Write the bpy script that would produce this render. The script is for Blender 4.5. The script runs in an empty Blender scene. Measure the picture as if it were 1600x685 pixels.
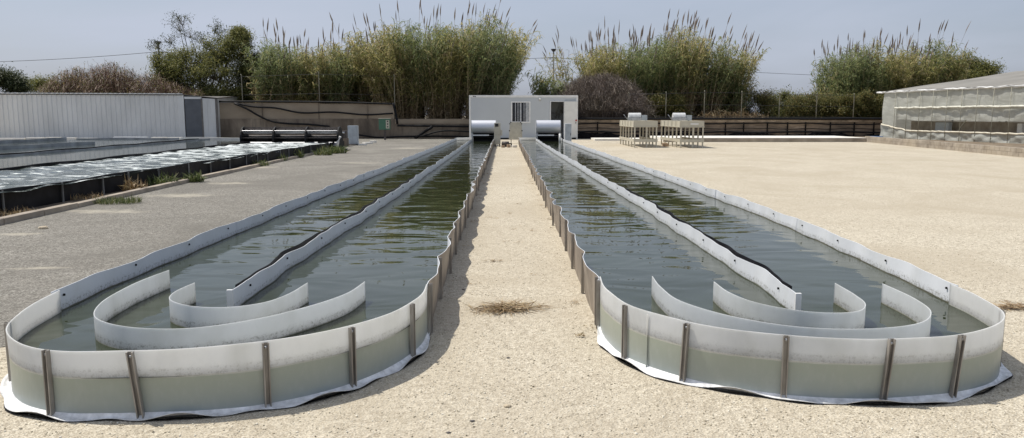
import bpy, bmesh, math, random
import numpy as np
from mathutils import Vector
R = math.radians
random.seed(7); rng = np.random.default_rng(7)
S = bpy.context.scene
C = S.collection

# ------------------------------------------------------------------ camera
EYE = 1.55
cam = bpy.data.cameras.new('camera'); co = bpy.data.objects.new('camera', cam); C.objects.link(co); S.camera = co
cam.sensor_width = 36; cam.lens = 1210/1600*36; cam.clip_start = .05; cam.clip_end = 3000
PITCH, YAW = 7.649, .563
co.location = (0, 0, EYE); co.rotation_euler = (R(90-PITCH), 0, R(-YAW))
# ------------------------------------------------------------------ sky and sun
SUN_DIR = Vector((-.172, .085, .36)).normalized()
elev = math.asin(SUN_DIR.z); azim = math.atan2(SUN_DIR.x, SUN_DIR.y)
W = bpy.data.worlds.new('World'); S.world = W; W.use_nodes = True
nt = W.node_tree; nt.nodes.clear()
sky = nt.nodes.new('ShaderNodeTexSky'); sky.sky_type = 'NISHITA'; sky.sun_disc = False
sky.sun_elevation = elev; sky.sun_rotation = azim; sky.air_density = 1.0; sky.dust_density = 3.2; sky.ozone_density = 3.5
tc = nt.nodes.new('ShaderNodeTexCoord'); mp = nt.nodes.new('ShaderNodeMapping'); mp.inputs['Scale'].default_value = (1.2, 1.2, 6)
nz = nt.nodes.new('ShaderNodeTexNoise'); nz.inputs['Scale'].default_value = 1.6; nz.inputs['Detail'].default_value = 5; nz.inputs['Distortion'].default_value = .5
rp = nt.nodes.new('ShaderNodeValToRGB'); rp.color_ramp.elements[0].position = .42; rp.color_ramp.elements[1].position = .78
rp.color_ramp.elements[0].color = (.55, .55, .55, 1); rp.color_ramp.elements[1].color = (.95, .95, .95, 1)
mx = nt.nodes.new('ShaderNodeMixRGB'); mx.inputs[2].default_value = (4.72, 5.15, 6.2, 1)
bg = nt.nodes.new('ShaderNodeBackground'); bg.inputs['Strength'].default_value = .1
ow = nt.nodes.new('ShaderNodeOutputWorld')
L = nt.links.new
L(tc.outputs['Generated'], mp.inputs['Vector']); L(mp.outputs[0], nz.inputs['Vector']); L(nz.outputs[0], rp.inputs[0])
L(rp.outputs[0], mx.inputs[0]); L(sky.outputs[0], mx.inputs[1]); L(mx.outputs[0], bg.inputs[0]); L(bg.outputs[0], ow.inputs[0])
sl = bpy.data.lights.new('sun', 'SUN'); sl.energy = 3.7; sl.angle = R(.6); sl.color = (1, .95, .87)
so = bpy.data.objects.new('sun', sl); C.objects.link(so); so.rotation_euler = SUN_DIR.to_track_quat('Z', 'Y').to_euler(); so.location = (-20, 20, 40)
S.view_settings.view_transform = 'Standard'; S.view_settings.look = 'None'; S.view_settings.exposure = 0.2; S.view_settings.gamma = 1
S.cycles.max_bounces = 8; S.cycles.transparent_max_bounces = 12

def at(px, py, Y):
    "pixel of the 1600 wide photograph at distance Y -> point in the world"
    p, y = R(PITCH), R(YAW); cp, sp, cy, sy = math.cos(p), math.sin(p), math.cos(y), math.sin(y)
    a = (px-800)/1210; b = -(py-342.5)/1210
    r = (sy*cp+a*cy+b*sy*sp, cy*cp-a*sy+b*cy*sp, -sp+b*cp)
    t = Y/r[1]
    return Vector((r[0]*t, Y, EYE+r[2]*t))

# ------------------------------------------------------------------ materials
MATS = {}
class NT:
    def __init__(s, name):
        s.m = bpy.data.materials.new(name); s.m.use_nodes = True; s.t = s.m.node_tree; s.n = s.t.nodes
        s.b = s.n['Principled BSDF']; s.o = s.n['Material Output']; MATS[name] = s.m
        s.pos = None
    def new(s, k, **kw):
        x = s.n.new(k)
        for a, b in kw.items():
            if hasattr(x, a): setattr(x, a, b)
            else: x.inputs[a].default_value = b
        return x
    def l(s, a, b): s.t.links.new(a, b)
    def P(s):
        if not s.pos: s.pos = s.new('ShaderNodeNewGeometry')
        return s.pos.outputs['Position']
    def noise(s, scale, detail=4, stretch=None, dist=0, rough=.55):
        n = s.new('ShaderNodeTexNoise'); n.inputs['Scale'].default_value = scale; n.inputs['Detail'].default_value = detail
        n.inputs['Roughness'].default_value = rough; n.inputs['Distortion'].default_value = dist
        v = s.P()
        if stretch:
            m = s.new('ShaderNodeMapping'); m.inputs['Scale'].default_value = stretch; s.l(v, m.inputs[0]); v = m.outputs[0]
        s.l(v, n.inputs['Vector']); return n.outputs['Fac']
    def vor(s, scale, out='Color', stretch=None):
        n = s.new('ShaderNodeTexVoronoi'); n.inputs['Scale'].default_value = scale
        v = s.P()
        if stretch:
            m = s.new('ShaderNodeMapping'); m.inputs['Scale'].default_value = stretch; s.l(v, m.inputs[0]); v = m.outputs[0]
        s.l(v, n.inputs['Vector']); return n.outputs[out]
    def ramp(s, f, stops, interp='LINEAR'):
        r = s.new('ShaderNodeValToRGB'); e = r.color_ramp.elements; r.color_ramp.interpolation = interp
        while len(e) < len(stops): e.new(.5)
        for i, (p, c) in enumerate(stops):
            e[i].position = p
            if not isinstance(c, tuple): c = (c, c, c)
            e[i].color = (*c, 1)
        s.l(f, r.inputs[0]); return r.outputs[0]
    def mix(s, f, a, b, mode='MIX'):
        m = s.new('ShaderNodeMixRGB', blend_type=mode)
        for i, v in enumerate((f, a, b)):
            if isinstance(v, (int, float)): m.inputs[i].default_value = v if i == 0 else (v, v, v, 1)
            elif isinstance(v, tuple): m.inputs[i].default_value = (*v, 1)
            else: s.l(v, m.inputs[i])
        return m.outputs[0]
    def z(s, lo, hi, jit=None):
        x = s.new('ShaderNodeSeparateXYZ'); s.l(s.P(), x.inputs[0]); v = x.outputs['Z']
        if jit is not None:
            a = s.new('ShaderNodeMath', operation='MULTIPLY_ADD'); s.l(jit[0], a.inputs[0]); a.inputs[1].default_value = jit[1]; s.l(v, a.inputs[2]); v = a.outputs[0]
        m = s.new('ShaderNodeMapRange'); s.l(v, m.inputs[0]); m.inputs[1].default_value = lo; m.inputs[2].default_value = hi
        return m.outputs[0]
    def col(s, c):
        if isinstance(c, tuple): s.b.inputs['Base Color'].default_value = (*c, 1)
        else: s.l(c, s.b.inputs['Base Color'])
    def bump(s, h, strength=.5, dist=.01):
        b = s.new('ShaderNodeBump'); b.inputs['Strength'].default_value = strength; b.inputs['Distance'].default_value = dist
        s.l(h, b.inputs['Height']); s.l(b.outputs[0], s.b.inputs['Normal']); return b
    def rough(s, r): s.b.inputs['Roughness'].default_value = r
    def metal(s, r): s.b.inputs['Metallic'].default_value = r
    def translucent(s, fac, c):
        t = s.new('ShaderNodeBsdfTranslucent'); mxx = s.new('ShaderNodeMixShader'); mxx.inputs[0].default_value = fac
        if isinstance(c, tuple): t.inputs[0].default_value = (*c, 1)
        else: s.l(c, t.inputs[0])
        s.l(s.b.outputs[0], mxx.inputs[1]); s.l(t.outputs[0], mxx.inputs[2]); s.l(mxx.outputs[0], s.o.inputs[0])
    def scale(s, v, k):
        a = s.new('ShaderNodeMath', operation='MULTIPLY'); s.l(v, a.inputs[0]); a.inputs[1].default_value = k; return a.outputs[0]
    def spec(s, v): s.b.inputs['Specular IOR Level'].default_value = v

def NT_by(name):
    m = NT.__new__(NT); m.m = MATS[name]; m.t = m.m.node_tree; m.n = m.t.nodes; m.b = m.n['Principled BSDF']; m.o = m.n['Material Output']; m.pos = None; return m
def plain(name, c, r=.6, metal=0, var=.15, scale=6, bump=0):
    m = NT(name); n = m.noise(scale, 5)
    d = tuple(max(0, x*(1-var*1.6)) for x in c); l = tuple(min(1, x*(1+var)) for x in c)
    m.col(m.ramp(n, [(.3, d), (.7, l)])); m.rough(r); m.metal(metal)
    if bump: m.bump(m.noise(scale*6, 4), .5, bump)
    return m.m

def gravel(name, base, dark, light, far, big, scale=85, grain=48):
    m = NT(name)
    v = m.vor(scale); bw = m.new('ShaderNodeRGBToBW'); m.l(v, bw.inputs[0])
    c = m.ramp(bw.outputs[0], [(.1, dark), (.32, base), (.62, base), (.9, light)])
    v2 = m.vor(scale*.38); bw2 = m.new('ShaderNodeRGBToBW'); m.l(v2, bw2.inputs[0])
    c = m.mix(.35, c, m.ramp(bw2.outputs[0], [(.15, dark), (.4, base), (.85, light)]))
    c = m.mix(m.ramp(m.noise(3.5, 6), [(.38, 0.), (.66, .35)]), c, far)
    g1 = m.noise(grain, 3, None, 0, .7); g2 = m.noise(grain*.3, 3, (1, .6, 1), 0, .7)
    c = m.mix(m.ramp(g1, [(.36, .62), (.50, 0.)]), c, dark); c = m.mix(m.ramp(g2, [(.34, .32), (.48, 0.)]), c, dark)
    c = m.mix(m.ramp(g1, [(.54, 0.), (.63, .9)]), c, light); c = m.mix(m.ramp(g2, [(.55, 0.), (.68, .4)]), c, light)
    c = m.mix(m.ramp(m.noise(.45, 7, (1, .8, 1), .8, .62), [(.40, 0.), (.66, .8)]), c, big)
    m.col(c); m.rough(.95); m.spec(.2)
    h = m.mix(.5, m.vor(scale, 'Distance'), m.vor(scale*.38, 'Distance')); h = m.mix(.5, h, m.noise(26, 5))
    m.bump(h, 1., .02)
    return m.m
gravel('m_ground', (.475, .42, .32), (.19, .155, .11), (.76, .70, .57), (.56, .505, .39), (.41, .355, .265), 75, 100)
gravel('m_asphalt', (.182, .170, .145), (.062, .057, .047), (.44, .42, .37), (.23, .21, .175), (.15, .14, .12), 70, 60)
plain('m_dirt', (.20, .155, .105), .95, 0, .35, 3, .02)
plain('m_patch', (.36, .325, .255), .95, 0, .3, 9, .01)
m = NT('m_stone'); r_ = m.new('ShaderNodeNewGeometry').outputs['Random Per Island']
m.col(m.ramp(r_, [(0, (.20, .17, .12)), (.12, (.42, .37, .27)), (.6, (.58, .52, .40)), (1, (.80, .76, .65))])); m.rough(.9)
# plastic sheets of the ponds
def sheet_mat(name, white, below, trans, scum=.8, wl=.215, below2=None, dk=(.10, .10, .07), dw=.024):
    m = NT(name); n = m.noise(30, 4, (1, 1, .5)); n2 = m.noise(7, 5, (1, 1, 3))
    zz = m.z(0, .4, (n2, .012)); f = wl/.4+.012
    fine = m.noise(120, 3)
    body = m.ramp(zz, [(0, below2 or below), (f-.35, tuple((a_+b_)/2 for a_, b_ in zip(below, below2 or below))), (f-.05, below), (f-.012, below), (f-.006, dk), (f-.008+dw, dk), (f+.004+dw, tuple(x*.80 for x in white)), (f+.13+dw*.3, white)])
    dirt = m.mix(m.ramp(n, [(.48, 0.), (.75, .4)]), body, tuple(x*.72 for x in white), 'MIX')
    c = m.mix(m.ramp(m.z(0, .4, (n, .01)), [(f, 1.), (f+.1, .75), (f+.2, .35)]), body, body)
    speck = m.ramp(m.mix(.5, fine, m.noise(38, 5)), [(.49, 0.), (.58, scum)])
    band = m.ramp(m.z(0, .4, (n, .02)), [(f-.005, 0.), (f+.03, 1.), (f+.085, .30), (f+.10, .9), (f+.13, .25), (f+.19, 0.)])
    sp = m.mix(1., speck, band, 'MULTIPLY')
    c = m.mix(sp, m.mix(.25, body, dirt), (.15, .14, .095))
    c = m.mix(m.ramp(m.noise(3.2, 6, (1, 1, .5), .5), [(.45, 0.), (.75, .22)]), c, (.42, .42, .34))
    m.col(c); m.rough(.38); m.spec(.35)
    m.bump(m.noise(5, 3), .25, .01)
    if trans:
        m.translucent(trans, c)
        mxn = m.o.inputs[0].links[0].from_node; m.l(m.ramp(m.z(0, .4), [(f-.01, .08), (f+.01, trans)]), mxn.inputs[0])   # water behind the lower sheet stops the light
    return m.m
sheet_mat('m_end_sheet', (.90, .90, .88), (.37, .40, .325), .55, .28, .215, (.30, .34, .345), (.52, .52, .46), .016)  # lower band: algae-water tint plus a painted glow fading down from the waterline
sheet_mat('m_inner_sheet', (.74, .76, .78), (.20, .21, .17), .0, .9)
sheet_mat('m_vane', (.88, .89, .88), (.26, .27, .22), .55, .6, .215, None, (.36, .35, .28), .018)
m = NT('m_outer_sheet'); n = m.noise(9, 5, (1, .6, .35)); c = m.ramp(n, [(.3, (.17, .14, .115)), (.55, (.27, .225, .18)), (.75, (.38, .33, .27))]); m.col(c); m.rough(.5); m.bump(m.noise(14, 4), .4, .01)
plain('m_black', (.008, .008, .009), .6, 0, .3, 8); MATS['m_black'].node_tree.nodes['Principled BSDF'].inputs['Specular IOR Level'].default_value = .2
plain('m_black_sheet', (.012, .012, .014), .6, 0, .5, 4); MATS['m_black_sheet'].node_tree.nodes['Principled BSDF'].inputs['Specular IOR Level'].default_value = .2
m = NT('m_post'); c = m.ramp(m.noise(22, 5, (1, 1, .2)), [(.3, (.20, .18, .155)), (.6, (.34, .315, .28)), (.8, (.46, .44, .40))]); m.col(c); m.rough(.5); m.metal(.35)
plain('m_skirt', (.78, .78, .77), .55, 0, .2, 18)
# water of the two raceways
def water(name, col, ripple=1., r=.03):
    m = NT(name); m.col(m.ramp(m.noise(.8, 4), [(.35, tuple(x*.75 for x in col)), (.7, col)]))
    m.rough(r); m.b.inputs['IOR'].default_value = 1.333; m.spec(.40)
    big = m.noise(2.0, 1.5, (.8, 1.15, 1), .7, .4); mid = m.noise(5, 2, (.7, 1.6, 1), .5, .45)
    h = m.mix(m.ramp(m.noise(.35, 2), [(.4, .02), (.65, .13)]), big, mid)
    x = m.new('ShaderNodeSeparateXYZ'); m.l(m.P(), x.inputs[0])
    m.bump(h, min(1, ripple), .017*ripple)
    return m.m
water('m_water', (.034, .043, .021), 1.)
m = NT('m_foam_water'); n = m.noise(2.3, 10, (.8, 1.6, 1), .8, .72)
x = m.new('ShaderNodeSeparateXYZ'); m.l(m.P(), x.inputs[0]); mr = m.new('ShaderNodeMapRange'); m.l(x.outputs['Y'], mr.inputs[0]); mr.inputs[1].default_value = 12; mr.inputs[2].default_value = 37; mr.inputs[3].default_value = -.035; mr.inputs[4].default_value = .07
a_ = m.new('ShaderNodeMath', operation='ADD'); m.l(n, a_.inputs[0]); m.l(mr.outputs[0], a_.inputs[1])
foam = m.ramp(a_.outputs[0], [(.50, 0.), (.53, .3), (.575, .95)])
m.col(m.mix(foam, (.05, .064, .05), (.68, .72, .70))); m.l(m.ramp(foam, [(0, .06), (1, .7)]), m.b.inputs['Roughness']); m.b.inputs['IOR'].default_value = 1.333
m.bump(n, .5, .05)
water('m_side_water', (.09, .105, .095), .55, .06)
# building surfaces
plain('m_container', (.50, .53, .545), .5, 0, .02, 1); plain('m_container_trim', (.78, .78, .75), .5, 0, .06, 3)
plain('m_door_leaf', (.74, .73, .68), .5, 0, .05, 3); plain('m_dark_room', (.03, .032, .034), .8); plain('m_glass', (.012, .014, .017), .08)
plain('m_white', (.78, .78, .76), .5, 0, .08, 5); plain('m_beige', (.50, .47, .38), .55, 0, .1, 5); plain('m_grey_box', (.42, .46, .48), .5, 0, .1, 5)
plain('m_green', (.06, .155, .095), .45, 0, .1, 8); plain('m_steel', (.66, .67, .70), .42, .55, .03, 9); plain('m_galv', (.45, .46, .47), .42, .7, .2, 10)
plain('m_screen', (.01, .012, .014), .2); plain('m_red', (.45, .05, .03), .5); plain('m_blue', (.06, .18, .42), .5)
plain('m_motor', (.09, .075, .065), .6, .1, .4, 12); plain('m_brick', (.42, .30, .20), .9, 0, .25, 12)
plain('m_table', (.52, .485, .385), .6, 0, .05, 3); plain('m_unit', (.62, .63, .62), .5, 0, .1, 8)
plain('m_netting', (.012, .011, .011), .9, 0, .6, 5); MATS['m_netting'].node_tree.nodes['Principled BSDF'].inputs['Specular IOR Level'].default_value = .1; plain('m_pipe', (.008, .008, .009), .6, 0, .3, 5); MATS['m_pipe'].node_tree.nodes['Principled BSDF'].inputs['Specular IOR Level'].default_value = .2
plain('m_slab', (.74, .71, .64), .9, 0, .08, 3, .01); plain('m_cable', (.03, .03, .035), .7)
plain('m_pole', (.20, .20, .19), .8, 0, .2, 4); plain('m_fence_post', (.33, .32, .25), .7, 0, .2, 5)
m = NT('m_concrete'); n = m.noise(.9, 7, (1, 1, .55), .3, .62); n2 = m.noise(5, 6, (1.6, 1, .22))
c = m.ramp(n, [(.3, (.10, .08, .06)), (.5, (.19, .152, .112)), (.7, (.29, .24, .18))]); c = m.mix(m.ramp(n2, [(.48, 0.), (.7, .55)]), c, (.085, .065, .05)); m.col(c); m.rough(.95); m.bump(m.noise(22, 5), .4, .01)
m = NT('m_precast'); n = m.noise(.6, 6, (1, 1, 1.5)); m.col(m.ramp(n, [(.3, (.25, .20, .145)), (.7, (.36, .295, .215))])); m.rough(.95); m.bump(m.noise(22, 5), .3, .01)
m = NT('m_boards'); n = m.noise(1.2, 6, (1, 1, 5), .4, .65); n2 = m.noise(.35, 4)
c = m.ramp(n, [(.28, (.13, .10, .075)), (.5, (.28, .215, .155)), (.75, (.44, .35, .26))]); c = m.mix(m.ramp(n2, [(.45, 0.), (.7, .7)]), c, (.06, .052, .045)); m.col(c); m.rough(.95); m.bump(n, .6, .03)
plain('m_plank', (.30, .235, .165), .9, 0, .3, 2)
m = NT('m_block'); n = m.noise(2.5, 6); m.col(m.mix(m.ramp(m.noise(.5, 4), [(.4, 0.), (.7, .5)]), m.ramp(n, [(.3, (.22, .185, .145)), (.7, (.40, .35, .285))]), (.45, .38, .28))); m.rough(.95); m.bump(m.noise(30, 5), .5, .01)
m = NT('m_shed'); n = m.noise(1.1, 6, (1, 1, .3)); m.col(m.ramp(n, [(.3, (.56, .57, .56)), (.7, (.70, .71, .70))])); m.rough(.45); m.metal(.1)
plain('m_shed_door', (.10, .11, .125), .5, 0, .1, 3); plain('m_shed_trim', (.16, .15, .14), .7)
m = NT('m_film'); n = m.noise(1.6, 6, (.7, .7, 2.4), 1.2); c = m.ramp(n, [(.3, (.52, .53, .475)), (.7, (.68, .69, .63))]); m.col(c); m.rough(.4); m.bump(n, .6, .04)
t_ = m.new('ShaderNodeBsdfTranslucent'); m.l(c, t_.inputs[0]); tr_ = m.new('ShaderNodeBsdfTransparent')
m1 = m.new('ShaderNodeMixShader'); m1.inputs[0].default_value = .4; m.l(m.b.outputs[0], m1.inputs[1]); m.l(t_.outputs[0], m1.inputs[2])
m2 = m.new('ShaderNodeMixShader'); m2.inputs[0].default_value = .1; m.l(m1.outputs[0], m2.inputs[1]); m.l(tr_.outputs[0], m2.inputs[2]); m.l(m2.outputs[0], m.o.inputs[0])
m = NT('m_roof_net'); n = m.noise(.7, 6, (.5, 1, 1), .5); c = m.ramp(n, [(.3, (.24, .23, .205)), (.7, (.36, .345, .31))]); m.col(c); m.rough(.8); m.translucent(.25, c)
plain('m_film_roll', (.66, .65, .56), .7, 0, .2, 4); plain('m_cloth_roll', (.66, .61, .49), .8, 0, .15, 6)
# vegetation
def leaf_mat(name, stops, tr=.3, r=.55):
    m = NT(name); g = m.new('ShaderNodeNewGeometry').outputs['Random Per Island']; c = m.ramp(g, stops)
    n = m.noise(.55, 3); c = m.mix(m.ramp(n, [(.35, .0), (.7, .5)]), c, m.mix(1., c, (.8, .86, .68), 'MULTIPLY'))
    m.col(c); m.rough(r); m.spec(.3)
    m.translucent(tr, c); return m.m
leaf_mat('m_reed_leaf', [(0, (.12, .14, .05)), (.35, (.27, .265, .095)), (.65, (.39, .35, .145)), (.9, (.54, .45, .24)), (1, (.62, .53, .33))], .52)
leaf_mat('m_reed_green', [(0, (.09, .125, .055)), (.5, (.20, .235, .10)), (1, (.36, .37, .18))], .52)
leaf_mat('m_dry_leaf', [(0, (.14, .10, .055)), (.5, (.31, .225, .13)), (1, (.50, .38, .25))], .42)
leaf_mat('m_cane', [(0, (.14, .10, .055)), (.5, (.29, .215, .125)), (1, (.42, .33, .21))], .0)
leaf_mat('m_plume', [(0, (.24, .185, .155)), (.5, (.37, .30, .26)), (1, (.50, .43, .38))], .45)
leaf_mat('m_tree_leaf', [(0, (.07, .085, .030)), (.5, (.175, .185, .06)), (1, (.32, .29, .11))], .45)
leaf_mat('m_dark_leaf', [(0, (.025, .036, .018)), (.6, (.065, .082, .036)), (1, (.12, .13, .06))], .3)
leaf_mat('m_bush_leaf', [(0, (.06, .07, .022)), (.5, (.15, .15, .048)), (.85, (.23, .20, .075)), (1, (.30, .20, .085))], .38)
leaf_mat('m_twig_grey', [(0, (.09, .068, .055)), (.5, (.18, .142, .12)), (1, (.32, .265, .225))], 0)
leaf_mat('m_twig_brown', [(0, (.11, .06, .042)), (.5, (.21, .125, .085)), (1, (.31, .205, .145))], 0)
leaf_mat('m_bark', [(0, (.07, .055, .04)), (1, (.14, .115, .09))], 0)
leaf_mat('m_weed', [(0, (.05, .07, .025)), (.6, (.12, .15, .05)), (1, (.26, .24, .11))], .3)
leaf_mat('m_straw', [(0, (.14, .085, .045)), (.5, (.36, .25, .14)), (1, (.58, .47, .30))], .1)

# ------------------------------------------------------------------ object helpers
def rootof(o):
    while o.parent: o = o.parent
    return o
def tag(o, label=None, cat=None, group=None, kind=None):
    for k, v in (('label', label), ('category', cat), ('group', group), ('kind', kind)):
        if v: o[k] = v
    return o
def thing(name, label, cat, loc, group=None):
    o = bpy.data.objects.new(name, None); C.objects.link(o); o.location = loc; o.empty_display_size = .2
    return tag(o, label, cat, group)
def link(name, me, parent=None, mats=(), origin=None):
    for mm in mats: me.materials.append(MATS[mm])
    o = bpy.data.objects.new(name, me); C.objects.link(o)
    if parent is not None:
        o.parent = parent
        me.transform(__import__('mathutils').Matrix.Translation(-rootof(parent).location))
    elif origin is not None:
        me.transform(__import__('mathutils').Matrix.Translation(-Vector(origin))); o.location = origin
    return o
def npmesh(V, F, mi=None, smooth=False):
    me = bpy.data.meshes.new('mesh'); V = np.asarray(V, 'f'); F = np.asarray(F, 'i'); k = F.shape[1]
    me.vertices.add(len(V)); me.vertices.foreach_set('co', V.ravel())
    me.loops.add(F.size); me.loops.foreach_set('vertex_index', F.ravel())
    me.polygons.add(len(F)); me.polygons.foreach_set('loop_start', np.arange(0, F.size, k, dtype='i'))
    if mi is not None: me.polygons.foreach_set('material_index', np.asarray(mi, 'i'))
    if smooth: me.polygons.foreach_set('use_smooth', np.ones(len(F), bool))
    me.update(calc_edges=True); return me
class MB:
    def __init__(s): s.v = []; s.f = []; s.m = []; s.mats = []; s.sm = []
    def mi(s, mat):
        if mat not in s.mats: s.mats.append(mat)
        return s.mats.index(mat)
    def add(s, V, F, mat, smooth=False):
        b = len(s.v); s.v += [tuple(v) for v in V]; k = s.mi(mat)
        for f in F: s.f.append([b+i for i in f]); s.m.append(k); s.sm.append(smooth)
        return s
    def box(s, x0, x1, y0, y1, z0, z1, mat, bev=0., rot=0, c=None):
        bm = bmesh.new(); bmesh.ops.create_cube(bm, size=1)
        cx, cy, cz = (x0+x1)/2, (y0+y1)/2, (z0+z1)/2
        for v in bm.verts: v.co = Vector((v.co.x*(x1-x0), v.co.y*(y1-y0), v.co.z*(z1-z0)))
        if bev: bmesh.ops.bevel(bm, geom=bm.edges[:], offset=bev, segments=2, affect='EDGES', profile=.7)
        if rot:
            ca, sa = math.cos(rot), math.sin(rot)
            for v in bm.verts: v.co = Vector((v.co.x*ca-v.co.y*sa, v.co.x*sa+v.co.y*ca, v.co.z))
        bm.verts.index_update()
        s.add([v.co+Vector((cx, cy, cz)) for v in bm.verts], [[v.index for v in f.verts] for f in bm.faces], mat); bm.free(); return s
    def tube(s, pts, r, mat, n=8, r2=None, caps=True):
        pts = [Vector(p) for p in pts]; V = []; F = []
        for i, p in enumerate(pts):
            d = (pts[min(i+1, len(pts)-1)]-pts[max(i-1, 0)]).normalized()
            u = d.cross(Vector((0, 0, 1)) if abs(d.z) < .9 else Vector((1, 0, 0))).normalized(); w = d.cross(u)
            rr = r if r2 is None else r+(r2-r)*i/(len(pts)-1)
            for k in range(n):
                a = 2*math.pi*k/n; V.append(p+u*math.cos(a)*rr+w*math.sin(a)*rr)
        for i in range(len(pts)-1):
            for k in range(n): F.append((i*n+k, i*n+(k+1) % n, (i+1)*n+(k+1) % n, (i+1)*n+k))
        if caps: F.append(tuple(range(n))[::-1]); F.append(tuple((len(pts)-1)*n+k for k in range(n)))
        return s.add(V, F, mat, True)
    def quad(s, a, b, c, d, mat): return s.add([a, b, c, d], [(0, 1, 2, 3)], mat)
    def extr(s, poly, z0, z1, mat):
        n = len(poly); V = [(*p, z0) for p in poly]+[(*p, z1) for p in poly]
        F = [tuple(range(n))[::-1], tuple(range(n, 2*n))]+[(i, (i+1) % n, n+(i+1) % n, n+i) for i in range(n)]
        return s.add(V, F, mat)
    def build(s, name, parent=None, origin=None, fix=True):
        me = bpy.data.meshes.new(name); me.from_pydata(s.v, [], s.f)
        for mm in s.mats: me.materials.append(MATS[mm])
        me.polygons.foreach_set('material_index', s.m); me.polygons.foreach_set('use_smooth', s.sm)
        if fix:
            bm = bmesh.new(); bm.from_mesh(me); bmesh.ops.recalc_face_normals(bm, faces=bm.faces[:]); bm.to_mesh(me); bm.free()
        me.update()
        if parent is None and origin is None:
            a = np.array(s.v); origin = ((a[:, 0].min()+a[:, 0].max())/2, (a[:, 1].min()+a[:, 1].max())/2, a[:, 2].min())
        return link(name, me, parent, (), origin)
def children(o): return [c for c in bpy.data.objects if c.parent == o]
def copy_tree(o, parent=None):
    c = o.copy(); C.objects.link(c)
    if parent is not None: c.parent = parent
    for ch in children(o):
        if ch is not c: copy_tree(ch, c)
    return c
def smooth_path(P, step=.05):
    P = [np.array(p, float) for p in P]; P = [2*P[0]-P[1]]+P+[2*P[-1]-P[-2]]; out = []
    for i in range(1, len(P)-2):
        p0, p1, p2, p3 = P[i-1:i+3]; L_ = np.linalg.norm(p2-p1); n = max(2, int(L_/step))
        # centripetal-ish tangents
        d0, d1, d2 = [max(1e-3, np.linalg.norm(b-a))**.5 for a, b in ((p0, p1), (p1, p2), (p2, p3))]
        m1 = (p2-p1)+d1*((p1-p0)/d0-(p2-p0)/(d0+d1)); m2 = (p2-p1)+d1*((p3-p2)/d2-(p3-p1)/(d1+d2))
        for k in range(n):
            t = k/n; out.append((2*t**3-3*t*t+1)*p1+(t**3-2*t*t+t)*m1+(-2*t**3+3*t*t)*p2+(t**3-t*t)*m2)
    out.append(P[-2]); return np.array(out)
def arclen(P): return np.concatenate([[0], np.cumsum(np.linalg.norm(np.diff(P, axis=0), axis=1))])
def normals2(P):
    d = np.gradient(P, axis=0); d /= np.linalg.norm(d, axis=1)[:, None]+1e-9
    return np.stack([d[:, 1], -d[:, 0]], 1)          # right-hand side of the walking direction
def sheet(P, off, mats, z0=0., z1=.36, th=.005, rows=7, rim=None):
    "upright wavy sheet along path P; off(s, h) = sideways shift; mats = (right side, left side)"
    s = arclen(P); N = normals2(P); n = len(P); hs = np.linspace(0, 1, rows)
    G = []
    for side in (.5, -.5):
        for h in hs:
            o = off(s, h)+side*th; top = (rim(s) if rim is not None and h > 0 else 0)*h
            G.append(np.column_stack([P+N*o[:, None], z0+(z1-z0)*h+top+0*s]))
    V = np.concatenate(G); F = []; M = []
    i = np.arange(n-1)
    for g in (0, 1):
        for r in range(rows-1):
            a = (g*rows+r)*n+i; b = a+n; q = np.column_stack([a, a+1, b+1, b])
            if g: q = q[:, ::-1]
            F.append(q); M += [g]*(n-1)
    nb = len(V); V = np.concatenate([V, V[(rows-1)*n:rows*n], V[(2*rows-1)*n:2*rows*n]])
    a = nb+i; b = nb+n+i; F.append(np.column_stack([a, a+1, b+1, b])); M += [1 if mats[1] != 'm_outer_sheet' else 0]*(n-1)
    for e in (0, n-1):
        for r in range(rows-1): F.append(np.array([[r*n+e, (r+1)*n+e, (rows+r+1)*n+e, (rows+r)*n+e]])); M.append(0)
    me = npmesh(V, np.concatenate(F), M, True)
    for mm in mats: me.materials.append(MATS[mm])
    return me
def wave(seed, spacing=1.05, A=.035, s0=0.):
    r = np.random.default_rng(seed); k = r.uniform(.5, 1.3, 400); sk = r.uniform(.7, 1.5, 400); w = r.uniform(-.02, .02, 400)
    def f(s, h):
        u = (np.asarray(s)-s0)/spacing; i = np.clip(np.floor(u).astype(int)+2, 0, 398); t = np.mod(u, 1)
        b = np.sin(np.pi*t**sk[i])**1.0*k[i]*A
        s_ = np.asarray(s); return (b+w[i]*(1-t)+w[i+1]*t)*(.25+.75*h)+.006*np.sin(s_*7.3+seed)*h+.004*np.sin(s_*13.1+h*3)*h
    return f

# ================================================================== SETTING
def sheet_poly(name, poly, z, mat):
    mb = MB(); mb.add([(*p, z) for p in poly], [tuple(range(len(poly)))], mat); o = mb.build(name, fix=False)
    return tag(o, kind='structure')
mb = MB(); q = 900
mb.quad((-q, -60, 0), (q, -60, 0), (q, 1700, 0), (-q, 1700, 0), 'm_ground'); tag(mb.build('ground', fix=False), kind='structure')
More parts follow.
